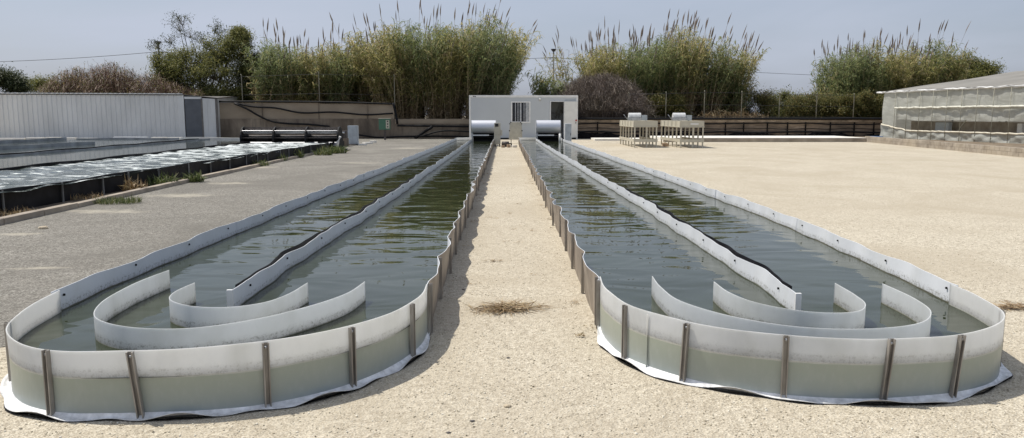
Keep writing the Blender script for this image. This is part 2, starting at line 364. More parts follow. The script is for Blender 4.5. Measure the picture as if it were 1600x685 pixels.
# asphalt yard left of the ponds, ragged where it meets the gravel
edge = [(-3.1+.0*t, 5.3) for t in (0,)]
ed = []
for i in range(26):
    t = i/25; ed.append((-2.9-4.6*t, 5.1+.5*t+random.uniform(-.16, .16)))
sheet_poly('yard', [(-2.2, 46), (-2.4, 30), (-2.85, 8), (-2.8, 6)]+ed+[(-7.3, 12), (-7.55, 35), (-7.9, 51), (-2.2, 51)][0:0]+[(-7.35, 12), (-7.6, 37), (-30, 42), (-30, 51), (-2.2, 51)], .004, 'm_asphalt')
sheet_poly('soil_strip', [(-7.2, -2), (-7.25, 12), (-7.6, 37.5), (-8.2, 38.5), (-8.6, 37), (-8.6, -2)], .008, 'm_dirt')
m = NT_by('m_asphalt'); old = m.b.inputs['Base Color'].links[0].from_socket
for i, (px, py, rx, ry) in enumerate([(285, 306, .8, .42), (165, 331, .75, .35), (30, 367, .35, .16), (360, 287, .55, .4), (410, 262, .5, .6), (480, 243, .8, .5), (640, 232, 1., .8), (60, 420, .35, .1), (560, 255, .9, .35)]):
    p = at(px, py, 1); k = EYE/(EYE-p.z); mpp = m.new('ShaderNodeMapping', vector_type='TEXTURE'); mpp.inputs['Location'].default_value = (p.x*k, k, 0); mpp.inputs['Scale'].default_value = (rx*1.3, ry*1.3, 1); m.l(m.P(), mpp.inputs[0])
    ln = m.new('ShaderNodeVectorMath', operation='LENGTH'); m.l(mpp.outputs[0], ln.inputs[0])
    ad = m.new('ShaderNodeMath', operation='MULTIPLY_ADD'); m.l(m.noise(3.2, 7, None, .4, .65), ad.inputs[0]); ad.inputs[1].default_value = 1.9; m.l(ln.outputs['Value'], ad.inputs[2])
    old = m.mix(m.ramp(ad.outputs[0], [(1.2/2.5, .85), (1., 0.)]) if False else m.ramp(m.scale(ad.outputs[0], .4), [(.46, .7), (.68, 0.)]), old, (.42, .385, .31))
m.col(old)

# kerb stones in front of the black pond
kp = smooth_path([(-7.1, 3), (-7.2, 11), (-7.5, 25), (-7.62, 34.6)], 1.)
kt = thing('kerb', 'long low concrete kerb between the yard and the weedy strip of the black pond', 'kerb', (-7.3, 12, 0))
s = arclen(kp); tot = s[-1]; L0 = 0
while L0 < tot-1:
    a = np.array([np.interp(L0+.01, s, kp[:, j]) for j in (0, 1)]); b = np.array([np.interp(L0+.99, s, kp[:, j]) for j in (0, 1)])
    c = (a+b)/2; ang = math.atan2(b[1]-a[1], b[0]-a[0]); dz = random.uniform(-.008, .008)
    MB().box(c[0]-.49, c[0]+.49, c[1]-.075+random.uniform(-.008, .008), c[1]+.075, -.02, .085+dz, 'm_block', .012, ang+random.uniform(-.006, .006)).build('kerb_stone', kt); L0 += 1

# ================================================================== THE TWO WHITE RACEWAY PONDS
LEFT = [(-.50, 40.9), (-.55, 38), (-.57, 25), (-.57, 12), (-.57, 7), (-.56, 5.35)]
LEFT_END = [(-.555, 5.37), (-.57, 4.98), (-.69, 4.58), (-.90, 4.26), (-1.27, 3.99), (-1.58, 3.88), (-1.90, 3.84), (-2.25, 3.85), (-2.54, 3.98), (-2.78, 4.24), (-2.95, 4.62), (-3.04, 5.2)]
LEFT_BACK = [(-3.04, 5.15), (-3.06, 6.2), (-3.02, 8.7), (-2.93, 13), (-2.82, 18.2), (-2.66, 28), (-2.56, 36), (-2.52, 40.8)]
RIGHT = [(.76, 40.9), (.76, 38), (.75, 25), (.73, 12), (.72, 7), (.71, 5.55)]
RIGHT_END = [(.70, 5.6), (.71, 5.15), (.80, 4.72), (1.05, 4.36), (1.28, 4.2), (1.54, 4.10), (1.80, 4.05), (2.05, 4.03), (2.46, 4.09), (2.80, 4.27), (3.02, 4.56), (3.12, 4.95), (3.17, 5.35)]
RIGHT_BACK = [(3.165, 5.3), (3.28, 7), (3.38, 10.1), (3.33, 15.2), (3.2, 22), (3.06, 30), (2.97, 37), (2.95, 40.8)]
def pond(label, front, end, back, divider, vane1, vane2, sgn, seed, ends_px, black, flap):
    root = thing('raceway_pond', label, 'pond', ((front[0][0]+back[0][0])/2, 5, 0), 'white raceway ponds')
    P = smooth_path(front, .06)[::1]; W1 = wave(seed, 1.05, .045*sgn, 35.55 % 1.05 - .1)
    W1b = lambda s, h: W1(s, h)
    # straight panels are sheets about 4 m long; side nearest the gravel strip is bare brown, pond side is white
    def cut(P, W, ms, length, name, rimseed):
        s = arclen(P); tot = s[-1]; n = max(1, round(tot/length)); rr = np.random.default_rng(rimseed); ph = rr.uniform(0, 6, 4)
        rim = lambda s: .007*np.sin(s*2.3+ph[0])+.005*np.sin(s*5.1+ph[1])
        for i in range(n):
            a, b = tot*i/n, tot*(i+1)/n+.03; idx = (s >= a-.04) & (s <= b)
            Pi = P[idx]; sh = s[idx][0]; k = (i % 2)*.004
            link(name, sheet(Pi, lambda u, h: W(u+sh, h)+k, ms, rim=lambda u: rim(u+sh)), root)
    ms = ('m_outer_sheet', 'm_inner_sheet') if sgn > 0 else ('m_inner_sheet', 'm_outer_sheet')
    # walking direction of `front` is towards the camera (-Y): right-hand normal points to -X
    msf = ('m_inner_sheet', 'm_outer_sheet') if front[0][0] < 0 else ('m_outer_sheet', 'm_inner_sheet')
    W1 = wave(seed, 1.05, (-.052 if front[0][0] < 0 else .052), (arclen(P)[-1]-.1) % 1.05)
    cut(P, W1, msf, 4.2, 'side_wall', seed)
    PB = smooth_path(back, .06); msb = ('m_inner_sheet', 'm_inner_sheet')
    WB = wave(seed+1, 1.05, (-.026 if front[0][0] < 0 else .026), .1)
    cut(PB, WB, msb, 3.4, 'back_wall', seed+1)
    PE = smooth_path(end, .03); z_ = lambda s, h: .005*np.sin(s*4+seed)+.004*np.sin(s*9.7+seed*2)*h+.007*(1-h)*h*4*np.abs(np.sin(s*3.6))
    rimE = lambda s: .006*np.sin(s*2.1+seed)+.012*np.exp(-s*4)+0*s
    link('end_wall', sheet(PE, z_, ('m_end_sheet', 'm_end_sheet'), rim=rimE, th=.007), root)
    far = smooth_path([back[-1], (back[-1][0]*.97+front[0][0]*.03, 41.3), (back[-1][0]*.75+front[0][0]*.25, 41.7), (front[0][0]*.8+back[-1][0]*.2, 41.7), (front[0][0], 41.3), front[0]], .1)
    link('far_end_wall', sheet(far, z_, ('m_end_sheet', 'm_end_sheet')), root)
    # divider with its loose black backing sheet
    PD = smooth_path(divider, .06); WD0 = wave(seed+2, 1.1, .030, .3); WD = lambda s, h: WD0(s, h)*np.clip(np.asarray(s)*2.5, 0, 1)
    link('divider', sheet(PD, WD, ('m_inner_sheet', 'm_inner_sheet'), rim=lambda s: .008*np.sin(s*2.6)), root)
    sD = arclen(PD); PF = PD[(sD > .12) & (sD < flap)]
    sh = .12; Wf = wave(seed+5, .9, .05*black, .2)
    def woff(u, h): return WD(u+sh, h)+black*(.010+.012*h*(1+np.sin(u*1.9+seed)))+black*.006
    link('black_liner', sheet(PF, woff, ('m_black_sheet', 'm_black_sheet'), z1=.374), root)
    # end post of the divider
    MB().box(divider[0][0]-.02, divider[0][0]+.02, divider[0][1]-.035, divider[0][1]-.012, 0, .372, 'm_white', .003).build('divider_post', root)
    for v, hh in ((vane1, .36), (vane2, .36)):
        PV = smooth_path(v, .03); link('guide_vane', sheet(PV, lambda s, h: .003*np.sin(s*6), ('m_vane', 'm_vane'), z1=hh, rim=lambda s: .004*np.sin(s*3)), root)
    # posts along the gravel strip and round the near end
    def post(p, nrm, lean=0):
        mb = MB(); nx, ny = nrm; tx, ty = -ny, nx; w = .0165
        def bx(a0, a1, b0, b1, z0, z1, mat='m_post'):
            V = []
            for zz in (z0, z1):
                for a, b in ((a0, b0), (a1, b0), (a1, b1), (a0, b1)): V.append((p[0]+tx*(a+lean*zz)+nx*b, p[1]+ty*(a+lean*zz)+ny*b, zz))
            mb.add(V, [(0, 3, 2, 1), (4, 5, 6, 7), (0, 1, 5, 4), (1, 2, 6, 5), (2, 3, 7, 6), (3, 0, 4, 7)], mat)
        bx(-w, w, .006, .011, 0, .358); bx(-w, -w+.006, .011, .030, 0, .358); bx(w-.006, w, .011, .030, 0, .358)
        o = mb.build('support_post', root)
        c = Vector((p[0]+nx*.012+tx*lean*.33, p[1]+ny*.012+ty*lean*.33, .335))
        MB().tube([c, c+Vector((nx*.012, ny*.012, 0))], .008, 'm_galv', 6).build('bolt', o)
    s = arclen(P); tot = s[-1]; NP_ = normals2(P); out = 1 if front[0][0] < 0 else -1
    k = tot-.1
    while k > 1:
        i = int(np.searchsorted(s, k)); nr = NP_[i]*(-1 if front[0][0] < 0 else 1); p = P[i]+NP_[i]*W1(np.array([s[i]]), .8)[0]
        post(p+nr*.002, nr, random.uniform(-.05, .05)); k -= 1.05
    NE = normals2(PE)
    cx, cy = (front[0][0]+back[0][0])/2, 5.2
    for (qx, lean) in ends_px:
        # nearest point of the path to the pixel column at rim height
        best = min(range(len(PE)), key=lambda i: abs(pxcol(PE[i][0], PE[i][1], .3)-qx[0])+.6*abs(pyrow(PE[i][0], PE[i][1], .3)-qx[1]))
        nr = NE[best]; nr = nr if np.dot(nr, PE[best]-np.array([cx, cy])) > 0 else -nr
        post(PE[best], nr, lean)
    # bolts on the inside of the back wall and divider
    for (Q, Wv, side, nmax, sp, o0) in ((PB, WB, 1, 13, 1.05, .1), (PD, WD, 1, 9, 1.1, .3)):
        s = arclen(Q); NQ = normals2(Q)
        for j in range(nmax):
            d = o0+sp*j+.02
            if d > s[-1]: break
            i = int(np.searchsorted(s, d)); face = 1 if front[0][0] < 0 else -1
            nn = NQ[i]*face; c = Q[i]+NQ[i]*Wv(np.array([s[i]]), .8)[0]+nn*.004
            MB().tube([(c[0], c[1], .318), (c[0]+nn[0]*.01, c[1]+nn[1]*.01, .318)], .0085, 'm_black', 8).build('bolt', root)
    # welded liner skirt lying on the gravel round the near end
    s = arclen(PE); n = len(PE); r = np.random.default_rng(seed+9); ph = r.uniform(0, 6, 5)
    V = []
    cen = np.array([cx, cy]); NO = np.array([nn if np.dot(nn, p-cen) > 0 else -nn for nn, p in zip(NE, PE)])
    wd = .062+.016*np.sin(s*4.1+ph[0])+.012*np.sin(s*8.3+ph[1])+.008*np.sin(s*17+ph[2]); wd = np.clip(wd*.95, .028, .085)*np.clip((s+.05)*3, .3, 1)*np.clip((s[-1]-s+.05)*1.1, .25, 1)
    lift = .020+.013*np.sin(s*8.3+ph[3])+.009*np.sin(s*17.7+ph[4])
    rows = [(-.002, .030), (.012, .018), (.45, .010), (.75, None), (1., None), (.98, -1)]
    for a, zz in rows:
        w_ = a*wd if a > .1 else a+0*wd
        if zz is None: z = np.maximum(lift*(a**1.5), .007)
        elif zz == -1: z = np.maximum(lift, .007)-.004
        else: z = zz+0*s
        V.append(np.column_stack([PE+NO*w_[:, None], z]))
    V = np.concatenate(V); F = []; i = np.arange(n-1)
    for rr in range(len(rows)-1): a = rr*n+i; F.append(np.column_stack([a, a+1, a+n+1, a+n]))
    link('liner_skirt', npmesh(V, np.concatenate(F), None, True), root, ('m_skirt',))
    V = []
    for a, zz in ((.5, .0045), (.9, .0055), (1.0, .003)): V.append(np.column_stack([PE+NO*(a*wd+.004*np.sin(s*13))[:, None], zz+0*s+(lift*.35 if a == 1. else 0)]))
    V = np.concatenate(V); F = np.concatenate([np.column_stack([rr*n+i, rr*n+i+1, (rr+1)*n+i+1, (rr+1)*n+i]) for rr in (0, 1)])
    link('liner_black_strip', npmesh(V, F, None, True), root, ('m_black_sheet',))  # black ribbon close under the outer part of the skirt
    # welded vertical seams in the end sheet
    for q in ((.245,) if sgn < 0 else ()):
        k_ = int(n*q); p_ = PE[k_]; no = NO[k_]; t_ = np.array([-no[1], no[0]]); o_ = .0075+.005
        pts_ = [(p_[0]+t_[0]*e_+no[0]*o_, p_[1]+t_[1]*e_+no[1]*o_) for e_ in (-.004, .004)]
        MB().add([(pts_[0][0], pts_[0][1], .012), (pts_[1][0], pts_[1][1], .012), (pts_[1][0], pts_[1][1], .352), (pts_[0][0], pts_[0][1], .352), (pts_[0][0]-no[0]*.006, pts_[0][1]-no[1]*.006, .012), (pts_[1][0]-no[0]*.006, pts_[1][1]-no[1]*.006, .012), (pts_[1][0]-no[0]*.006, pts_[1][1]-no[1]*.006, .352), (pts_[0][0]-no[0]*.006, pts_[0][1]-no[1]*.006, .352)], [(0, 1, 2, 3), (7, 6, 5, 4), (0, 4, 5, 1), (1, 5, 6, 2), (2, 6, 7, 3), (3, 7, 4, 0)], 'm_end_sheet').build('seam', root)
    # water surface
    poly = [tuple(x) for x in P[::4]]+[tuple(x) for x in PE[::3]]+[tuple(x) for x in PB[::4]]+[tuple(x) for x in far[::2]]
    mb = MB(); mb.add([(x, y, .215) for x, y in poly], [tuple(range(len(poly)))], 'm_water'); o = mb.build('water', fix=False); tag(o, kind='structure')
    return root
def _cam(x, y, z):
    p, w = R(PITCH), R(YAW); cp, sp, cy, sy = math.cos(p), math.sin(p), math.cos(w), math.sin(w)
    d = (x, y, z-EYE); f = d[0]*sy*cp+d[1]*cy*cp-d[2]*sp; r = d[0]*cy-d[1]*sy; u = d[0]*sy*sp+d[1]*cy*sp+d[2]*cp
    return r/f, u/f
def pxcol(x, y, z): return 800+1210*_cam(x, y, z)[0]
def pyrow(x, y, z): return 342.5-1210*_cam(x, y, z)[1]
pond('long white-walled raceway pond on the left of the bare gravel strip, water inside', LEFT, LEFT_END, LEFT_BACK,
     [(-1.87, 5.2), (-1.90, 6.2), (-1.86, 8), (-1.80, 10.3), (-1.74, 18), (-1.68, 30), (-1.66, 40.2)],
     [(-2.60, 5.92), (-2.63, 5.35), (-2.58, 4.86), (-2.42, 4.50), (-2.12, 4.29), (-1.77, 4.26), (-1.45, 4.45), (-1.22, 4.76), (-1.07, 5.12), (-1.01, 5.5)],
     [(-2.22, 5.46), (-2.23, 5.15), (-2.17, 4.93), (-1.97, 4.76), (-1.74, 4.74), (-1.56, 4.86), (-1.46, 5.1), (-1.41, 5.46)],
     1, 11, [((8, 505), 0), ((76, 550), 0), ((213, 555), -.1), ((415, 545), 0), ((550, 520), 0), ((640, 490), 0), ((664, 455), 0)], -1, 11)
pond('long white-walled raceway pond on the right of the bare gravel strip, water inside', RIGHT, RIGHT_END, RIGHT_BACK,
     [(1.96, 5.06), (1.98, 6.2), (1.97, 7.5), (1.96, 11.1), (1.86, 18), (1.70, 30), (1.62, 40.2)],
     [(1.10, 5.65), (1.09, 5.25), (1.13, 4.87), (1.38, 4.48), (1.72, 4.25), (2.1, 4.22), (2.40, 4.33), (2.60, 4.58), (2.68, 4.9), (2.70, 5.4)],
     [(1.51, 5.46), (1.52, 5.1), (1.60, 4.82), (1.78, 4.63), (1.98, 4.57), (2.17, 4.62), (2.30, 4.8), (2.35, 5.05), (2.36, 5.4)],
     -1, 31, [((943, 450), 0), ((980, 495), 0), ((1071, 512), .05), ((1225, 530), 0), ((1377, 535), .08), ((1490, 530), .1), ((1559, 508), 0)], 1, 7.5)
# small brown cross straps at the left end are left to the posts

# ---------------------------------------------------------------- covered paddle wheels at the far end
def drum(x0, x1, label, first=None):
    cx = (x0+x1)/2; r = thing('paddle_wheel', label, 'paddle wheel', (cx, 40, .25), 'covered paddle wheels at the far end of the ponds')
    n = 28; V = []; F = []
    for x in (x0, x1):
        for k in range(n): a = 2*math.pi*k/n; V.append((x, 40+.36*math.cos(a), .94+.345*math.sin(a)))
    F = [(k, (k+1) % n, n+(k+1) % n, n+k) for k in range(n)]
    mb = MB(); mb.add(V, F, 'm_steel', True); mb.add(V[:n], [tuple(range(n))], 'm_steel'); mb.add(V[n:], [tuple(range(n))], 'm_steel'); mb.build('drum_cover', r)
    for x in (x0+.012, x1-.012, ):
        m2 = MB(); V2 = []
        for xx in (x-.012, x+.012):
            for k in range(n): a = 2*math.pi*k/n; V2.append((xx, 40+.372*math.cos(a), .94+.357*math.sin(a)))
        m2.add(V2, F, 'm_galv', True); m2.build('hoop', r)
    MB().box(x0+.08, x1-.35, 39.62, 39.66, .50, .56, 'm_white', .004).build('drip_rail', r)
    for x in (x0+.03, x1-.06): MB().box(x-.02, x+.05, 39.72, 40.28, .1, .66, 'm_galv', .004).build('side_frame', r)
    MB().tube([(x0-.02, 40, .5), (x1+.05, 40, .5)], .03, 'm_galv', 10).build('axle', r)
    for k in range(6):
        a = 2*math.pi*k/6+.3; p0 = Vector((x0+.1, 40+.05*math.cos(a), .5+.05*math.sin(a))); p1 = Vector((x0+.1, 40+.33*math.cos(a), .5+.33*math.sin(a))); dx = Vector((x1-x0-.2, 0, 0)); t = Vector((0, -math.sin(a), math.cos(a)))*.006
        V = [p0, p0+dx, p1+dx, p1]; V = [v-t for v in V]+[v+t for v in V]
        MB().add(V, [(0, 1, 2, 3), (7, 6, 5, 4), (0, 4, 5, 1), (1, 5, 6, 2), (2, 6, 7, 3), (3, 7, 4, 0)], 'm_black').build('paddle', r)
    return r
d1 = drum(-1.69, -.43, 'silver drum-covered paddle wheel at the far end of the left pond')
d2 = copy_tree(d1); d2.location = (2.25, 40, .25); d2['label'] = 'silver drum-covered paddle wheel at the far end of the right pond, below the open door'
# control box with screen
r = thing('control_box', 'narrow beige control box with a dark screen beside the left silver drum', 'control box', (-.34, 38.5, 0))
MB().box(-.50, -.19, 38.4, 38.7, .12, 1.16, 'm_beige', .012).build('housing', r)
MB().box(-.46, -.29, 38.385, 38.402, .98, 1.13, 'm_screen', .002).build('screen', r)
MB().box(-.48, -.22, 38.38, 38.402, .62, .9, 'm_table', .006).build('hatch', r)
MB().box(-.20, -.10, 38.36, 38.6, .55, .82, 'm_beige', .02).build('junction_box', r)
for x in (-.45, -.24): MB().box(x-.03, x+.03, 38.42, 38.68, 0, .12, 'm_motor', .004).build('foot', r)
# tall cabinet
r = thing('cabinet', 'tall narrow grey cabinet standing beside the right silver drum', 'cabinet', (3.14, 38.6, 0))
MB().box(2.99, 3.33, 38.5, 38.85, 0, 1.14, 'm_white', .008).build('housing', r); MB().box(3.02, 3.31, 38.485, 38.502, .06, 1.10, 'm_grey_box', .004).build('door', r)
MB().box(3.27, 3.29, 38.465, 38.487, .55, .66, 'm_black', .002).build('handle', r)
o = MB().tube([(2.80, 39.2, .1), (2.80, 39.2, .62)], .055, 'm_white', 12).build('white_pipe'); tag(o, 'short upright white pipe between the right silver drum and the tall cabinet', 'pipe')
# panel with cut corners
r = thing('panel_board', 'upright beige board with clipped corners between the two silver drums', 'board', (.63, 42.8, 0))
X0, X1, Z0, Z1, c = .27, .98, .22, 1.16, .08
pl = [(X0+c, Z1), (X1-c, Z1), (X1-.03, Z1-c), (X1+.02, Z0), (X0-.02, Z0), (X0+.03, Z1-c)]
V = [(x, 42.78, z) for x, z in pl]+[(x, 42.81, z) for x, z in pl]; n = 6
MB().add(V, [tuple(range(n)), tuple(range(n, 2*n))[::-1]]+[(i, (i+1) % n, n+(i+1) % n, n+i) for i in range(n)], 'm_beige').build('board', r)
for x in (X0+.1, X1-.1): MB().box(x-.02, x+.02, 42.82, 42.86, 0, 1.0, 'm_black').build('leg', r)
for x, z in pl[:3]+[pl[5], (X1-.01, .7), (X0+.01, .7)]: MB().box(x-.03, x+.03, 42.765, 42.779, z-.035, z+.02, 'm_black').build('clip', r)
# bits on the ground between the ponds
r = thing('pump', 'dark pump with pipe stubs on the gravel at the far end of the strip', 'pump', (.1, 38.1, 0))
MB().tube([(-.12, 38.1, .16), (.22, 38.05, .16)], .11, 'm_motor', 14).build('motor', r); MB().box(-.14, .26, 37.98, 38.2, 0, .05, 'm_motor', .005).build('base', r); MB().tube([(.22, 38.05, .16), (.34, 38.05, .16), (.34, 38.05, .0)], .035, 'm_black', 8).build('pipe', r)
for i, (x, y, w, h, mt, lb) in enumerate([(-.06, 37.3, .16, .10, 'm_brick', 'brown block lying left of the pump at the strip end'), (.20, 37.4, .14, .14, 'm_brick', 'brown cube-like block in the middle of the strip end'), (.48, 37.5, .22, .11, 'm_slab', 'pale block lying right of the pump by the right pond')]):
    o = MB().box(x-w/2, x+w/2, y-.09, y+.09, 0, h, mt, .012, .2*i).build('block'); tag(o, lb, 'block')

# ---------------------------------------------------------------- site container
r = thing('site_office', 'white flat-roofed cabin with one window and an open door behind the ponds', 'cabin', (1.23, 51.2, 0))
x0, x1, y0, y1, H_ = -2.25, 4.71, 50, 52.4, 2.80
mb = MB(); dx0, dx1, dz = 2.98, 3.80, 2.39; wx0, wx1, wz0, wz1 = .46, 1.64, 1.10, 2.38
def fwall(a, b, c_, d): mb.box(a, b, y0+.02, y0+.08, c_, d, 'm_container')
fwall(x0+.1, wx0, .1, 2.66); fwall(wx1, dx0, .1, 2.66); fwall(dx1, x1-.1, .1, 2.66); fwall(wx0, wx1, .1, wz0); fwall(wx0, wx1, wz1, 2.66); fwall(dx0, dx1, dz, 2.66)
mb.box(x0+.02, x0+.08, y0+.1, y1-.1, .1, 2.66, 'm_container'); mb.box(x1-.08, x1-.02, y0+.1, y1-.1, .1, 2.66, 'm_container'); mb.box(x0+.1, x1-.1, y1-.08, y1-.02, .1, 2.66, 'm_container'); mb.build('wall', r)
for x in (x0, x1-.1):
    for y in (y0, y1-.1): MB().box(x, x+.1, y, y+.1, 0, 2.66, 'm_container_trim', .008).build('corner_post', r)
MB().box(x0, x1, y0, y1, 2.662, 2.80, 'm_container_trim', .012).build('roof', r)
MB().box(x0+.1, x1-.1, y0+.1, y1-.1, .02, .098, 'm_dark_room').build('floor', r)
w = MB(); w.box(wx0-.03, wx1+.03, y0-.015, y0+.05, wz1-.04, wz1+.03, 'm_white', .006); w.box(wx0-.03, wx1+.03, y0-.03, y0+.05, wz0-.05, wz0+.03, 'm_white', .006)
w.box(wx0-.03, wx0+.05, y0-.012, y0+.05, wz0+.03, wz1-.04, 'm_white', .004); w.box(wx1-.05, wx1+.03, y0-.012, y0+.05, wz0+.03, wz1-.04, 'm_white', .004); w = w.build('window', r)
MB().box(wx0+.05, wx1-.05, y0+.045, y0+.055, wz0, wz1-.04, 'm_glass').build('pane', w)
for f, ww in ((.19, .05), (.34, .05), (.50, .11), (.70, .05), (.90, .24)):
    xx = wx0+.05+(wx1-wx0-.1)*f; MB().box(xx-ww/2, xx+ww/2*.8, y0+.022, y0+.038, wz0+.03, wz1-.04, 'm_galv').build('bar', w)
d = MB(); d.box(dx0-.05, dx0, y0-.01, y0+.09, .1, dz+.04, 'm_white'); d.box(dx1, dx1+.03, y0-.01, y0+.09, .1, dz+.04, 'm_white'); d.box(dx0, dx1, y0-.01, y0+.09, dz, dz+.04, 'm_white'); d.build('door_frame', r)
d = MB().box(dx1+.035, x1-.03, y0-.055, y0-.012, .12, dz+.02, 'm_door_leaf', .005).build('door', r)
MB().box(x1-.16, x1-.06, y0-.10, y0-.058, 1.16, 1.26, 'm_red', .01).build('lock', d); MB().box(x1-.15, x1-.12, y0-.10, y0-.058, 1.0, 1.12, 'm_black', .004).build('handle', d)
d = MB(); d.tube([(2.27, y0, 2.56), (2.27, y0-.06, 2.55)], .07, 'm_white', 12); d.tube([(2.27, y0-.03, 2.55), (2.27, y0-.06, 2.43)], .05, 'm_beige', 10, .02); d.build('outdoor_lamp', r)
d = MB(); d.box(-2.0, -1.93, y0-.004, y0-.001, 2.69, 2.76, 'm_black'); d.box(-1.90, -1.82, y0-.004, y0-.001, 2.69, 2.76, 'm_black'); d.box(-1.99, -1.83, y0-.006, y0-.0045, 2.715, 2.73, 'm_grey_box'); d.build('emblem', r)
MB().box(3.9, 4.55, y0+.012, y0+.018, 2.48, 2.55, 'm_grey_box').build('plate', r)

# ---------------------------------------------------------------- back walls
def poly_pipe(pts, rad, name, label, cat='pipe', mat='m_pipe', parent=None):
    P = smooth_path([(p[0], p[1], p[2]) for p in pts], .25) if len(pts) > 2 else np.array(pts)
    o = MB().tube([tuple(p) for p in P], rad, mat, 8).build(name, parent)
    return tag(o, label, cat) if parent is None else o
r = thing('retaining_wall', 'stained concrete wall left of the white cabin, with a higher pale section at its left', 'wall', (-11, 51.5, 0))
MB().box(-19.6, -2.3, 51.5, 51.75, 0, 1.30, 'm_concrete', .01).build('lower_wall', r)
xs = [-19.6, -15.9, -12.2, -9.0, -7.25]
for a, b in zip(xs, xs[1:]): MB().box(a+.015, b-.015, 51.55, 51.70, 1.30, 2.34 if b < -9 else 2.28, 'm_precast', .008).build('precast_panel', r)
for a in xs[1:-1]: MB().box(a-.03, a+.03, 51.50, 51.72, 1.302, 2.36, 'm_concrete').build('upright', r)
MB().box(-7.2, -2.3, 51.46, 51.5, .98, 1.27, 'm_precast').build('plank', r)
poly_pipe([(-19.5, 51.45, 2.42), (-15, 51.45, 2.42), (-11, 51.45, 2.38), (-7.25, 51.45, 2.27)], .06, 'hose', 'black hose lying along the top of the pale wall section', 'hose')
f = lambda L_, Y: [tuple(at(x, y, Y)) for x, y in L_]
poly_pipe(f([(366, 161), (395, 167), (430, 169), (470, 176.5), (520, 175.5), (570, 179.5), (614, 177.5)], 51.35), .055, 'hose', 'black hose sagging across the middle of the pale wall section', 'hose')
poly_pipe(f([(366, 162), (385, 170), (404, 181), (425, 190), (450, 193.5), (480, 194.5), (515, 198)], 51.3), .06, 'hose', 'black hose curving down the wall towards the dark paddle wheel', 'hose')
poly_pipe(f([(614, 161), (618, 176), (621, 194)], 51.25), .075, 'pipe', 'thick black upright pipe at the step where the wall drops')
poly_pipe(f([(621, 196.5), (660, 197), (700, 197.5), (733, 198)], 51.2), .065, 'pipe', 'black pipe running level along the low wall to the cabin')
poly_pipe(f([(560, 211), (590, 215), (620, 214), (680, 213), (733, 214)], 51.15), .055, 'pipe', 'black pipe low on the wall behind the green box')
poly_pipe(f([(648, 217), (662, 207), (676, 198)], 50.9), .09, 'pipe', 'thick black pipe leaning diagonally on the low wall')
poly_pipe(f([(655, 214), (690, 205), (733, 206)], 50.7), .05, 'pipe', 'thin black pipe arching over the foot of the low wall')
o = MB(); o.tube(f([(620, 187), (700, 188), (733, 188)], 51.6), .06, 'm_pipe', 8); tag(o.build('pipe'), 'black pipe on top of the low wall left of the cabin', 'pipe')
# boarded wall to the right
r = thing('boarded_wall', 'dark boarded wall with black netting and rails, right of the white cabin', 'wall', (14, 51.5, 0))
mb = MB(); xx = 4.8; n = 0
while xx < 27:
    b = min(27, xx+random.uniform(1.1, 1.7)); MB().box(xx+.01, b-.01, 51.6+random.uniform(0, .02), 51.68, 0, 1.22+random.uniform(-.02, .02), 'm_boards').build('board_panel', r)
    MB().box(b-.03, b+.03, 51.50, 51.596, 0, 1.20, 'm_netting', .01).build('upright', r); xx = b
MB().box(4.8, 27, 51.47, 51.498, 1.08, 1.23, 'm_plank', .004).build('top_plank', r)
for z, rr in ((1.31, .075), (.98, .04), (.66, .022), (.44, .05)):
    pts = [(4.75+i*1.4, 51.42+random.uniform(-.01, .01), z+random.uniform(-.05, .05)*(1 if z < 1.2 else .3)) for i in range(17)]
    poly_pipe(pts, rr, 'rail', None, parent=r)
V = []; F = []; n = 90
for i in range(n):
    x = 4.8+22*i/(n-1); h = .30+.10*math.sin(i*.31)+.05*math.sin(i*.9)+.04*math.sin(i*1.7); V += [(x, 51.2+.04*math.sin(i*1.1), 0), (x, 51.28+.04*math.sin(i*.7), h*.5), (x, 51.40, h)]
for i in range(n-1):
    for k in (0, 1): F.append((3*i+k, 3*i+3+k, 3*i+4+k, 3*i+1+k))
MB().add(V, F, 'm_netting', True).build('netting', r)
# low slab
o = MB(); o.box(9.2, 21.05, 45.0, 49.5, 0, .24, 'm_slab', .01); o.box(5.5, 9.19, 47.2, 49.4, 0, .12, 'm_slab', .01)
r = thing('concrete_slab', 'long low pale concrete slab in front of the dark boarded wall', 'slab', (15, 46, 0)); o.build('top_slab', r)
MB().box(9.2, 21.05, 44.9, 44.996, 0, .215, 'm_block', .005).build('kerb_edge', r)
# low block wall by the greenhouse
r = thing('block_wall', 'low concrete block wall at the foot of the greenhouse', 'wall', (20.3, 40, 0))
A = Vector((21.1, 45.0, 0)); B = Vector((17.9, 17, 0)); D = (B-A); Ln = D.length; D.normalize(); ang = math.atan2(D.y, D.x)
for row in range(2):
    k = 0; L0 = -.2*row
    while L0 < Ln:
        c = A+D*(L0+.2); j = random.uniform(-.006, .006); mb = MB()
        z0 = row*.17; mb.box(c.x-.193, c.x+.193, c.y-.09, c.y+.09, z0, z0+.162, 'm_block', .006, ang+j)
        mb.mats = mb.mats; r_blocks = r
        BL = globals().setdefault('BL', MB()); BL.add(mb.v, mb.f, 'm_block'); L0 += .4
BL.build('block_courses', r)
mb = MB(); mb.box(0, Ln, -.07, .07, .01, .34, 'm_block'); V = [tuple(A+D*v[0]+Vector((-D.y, D.x, 0))*v[1]+Vector((0, 0, v[2]-.01))) for v in mb.v]
mm_ = MB(); mm_.add(V, mb.f, 'm_dirt'); mm_.build('mortar', r)
# terrace behind it
V = [(21.2, 46.5, .22), (21.2, 44.95, .22), (18.03, 17, .30), (60, 17, .2), (60, 80, .1), (21.2, 80, .02), (21.2, 51, .15)]
tag(MB().add(V, [tuple(range(len(V)))], 'm_dirt').build('terrace', fix=False), kind='structure')

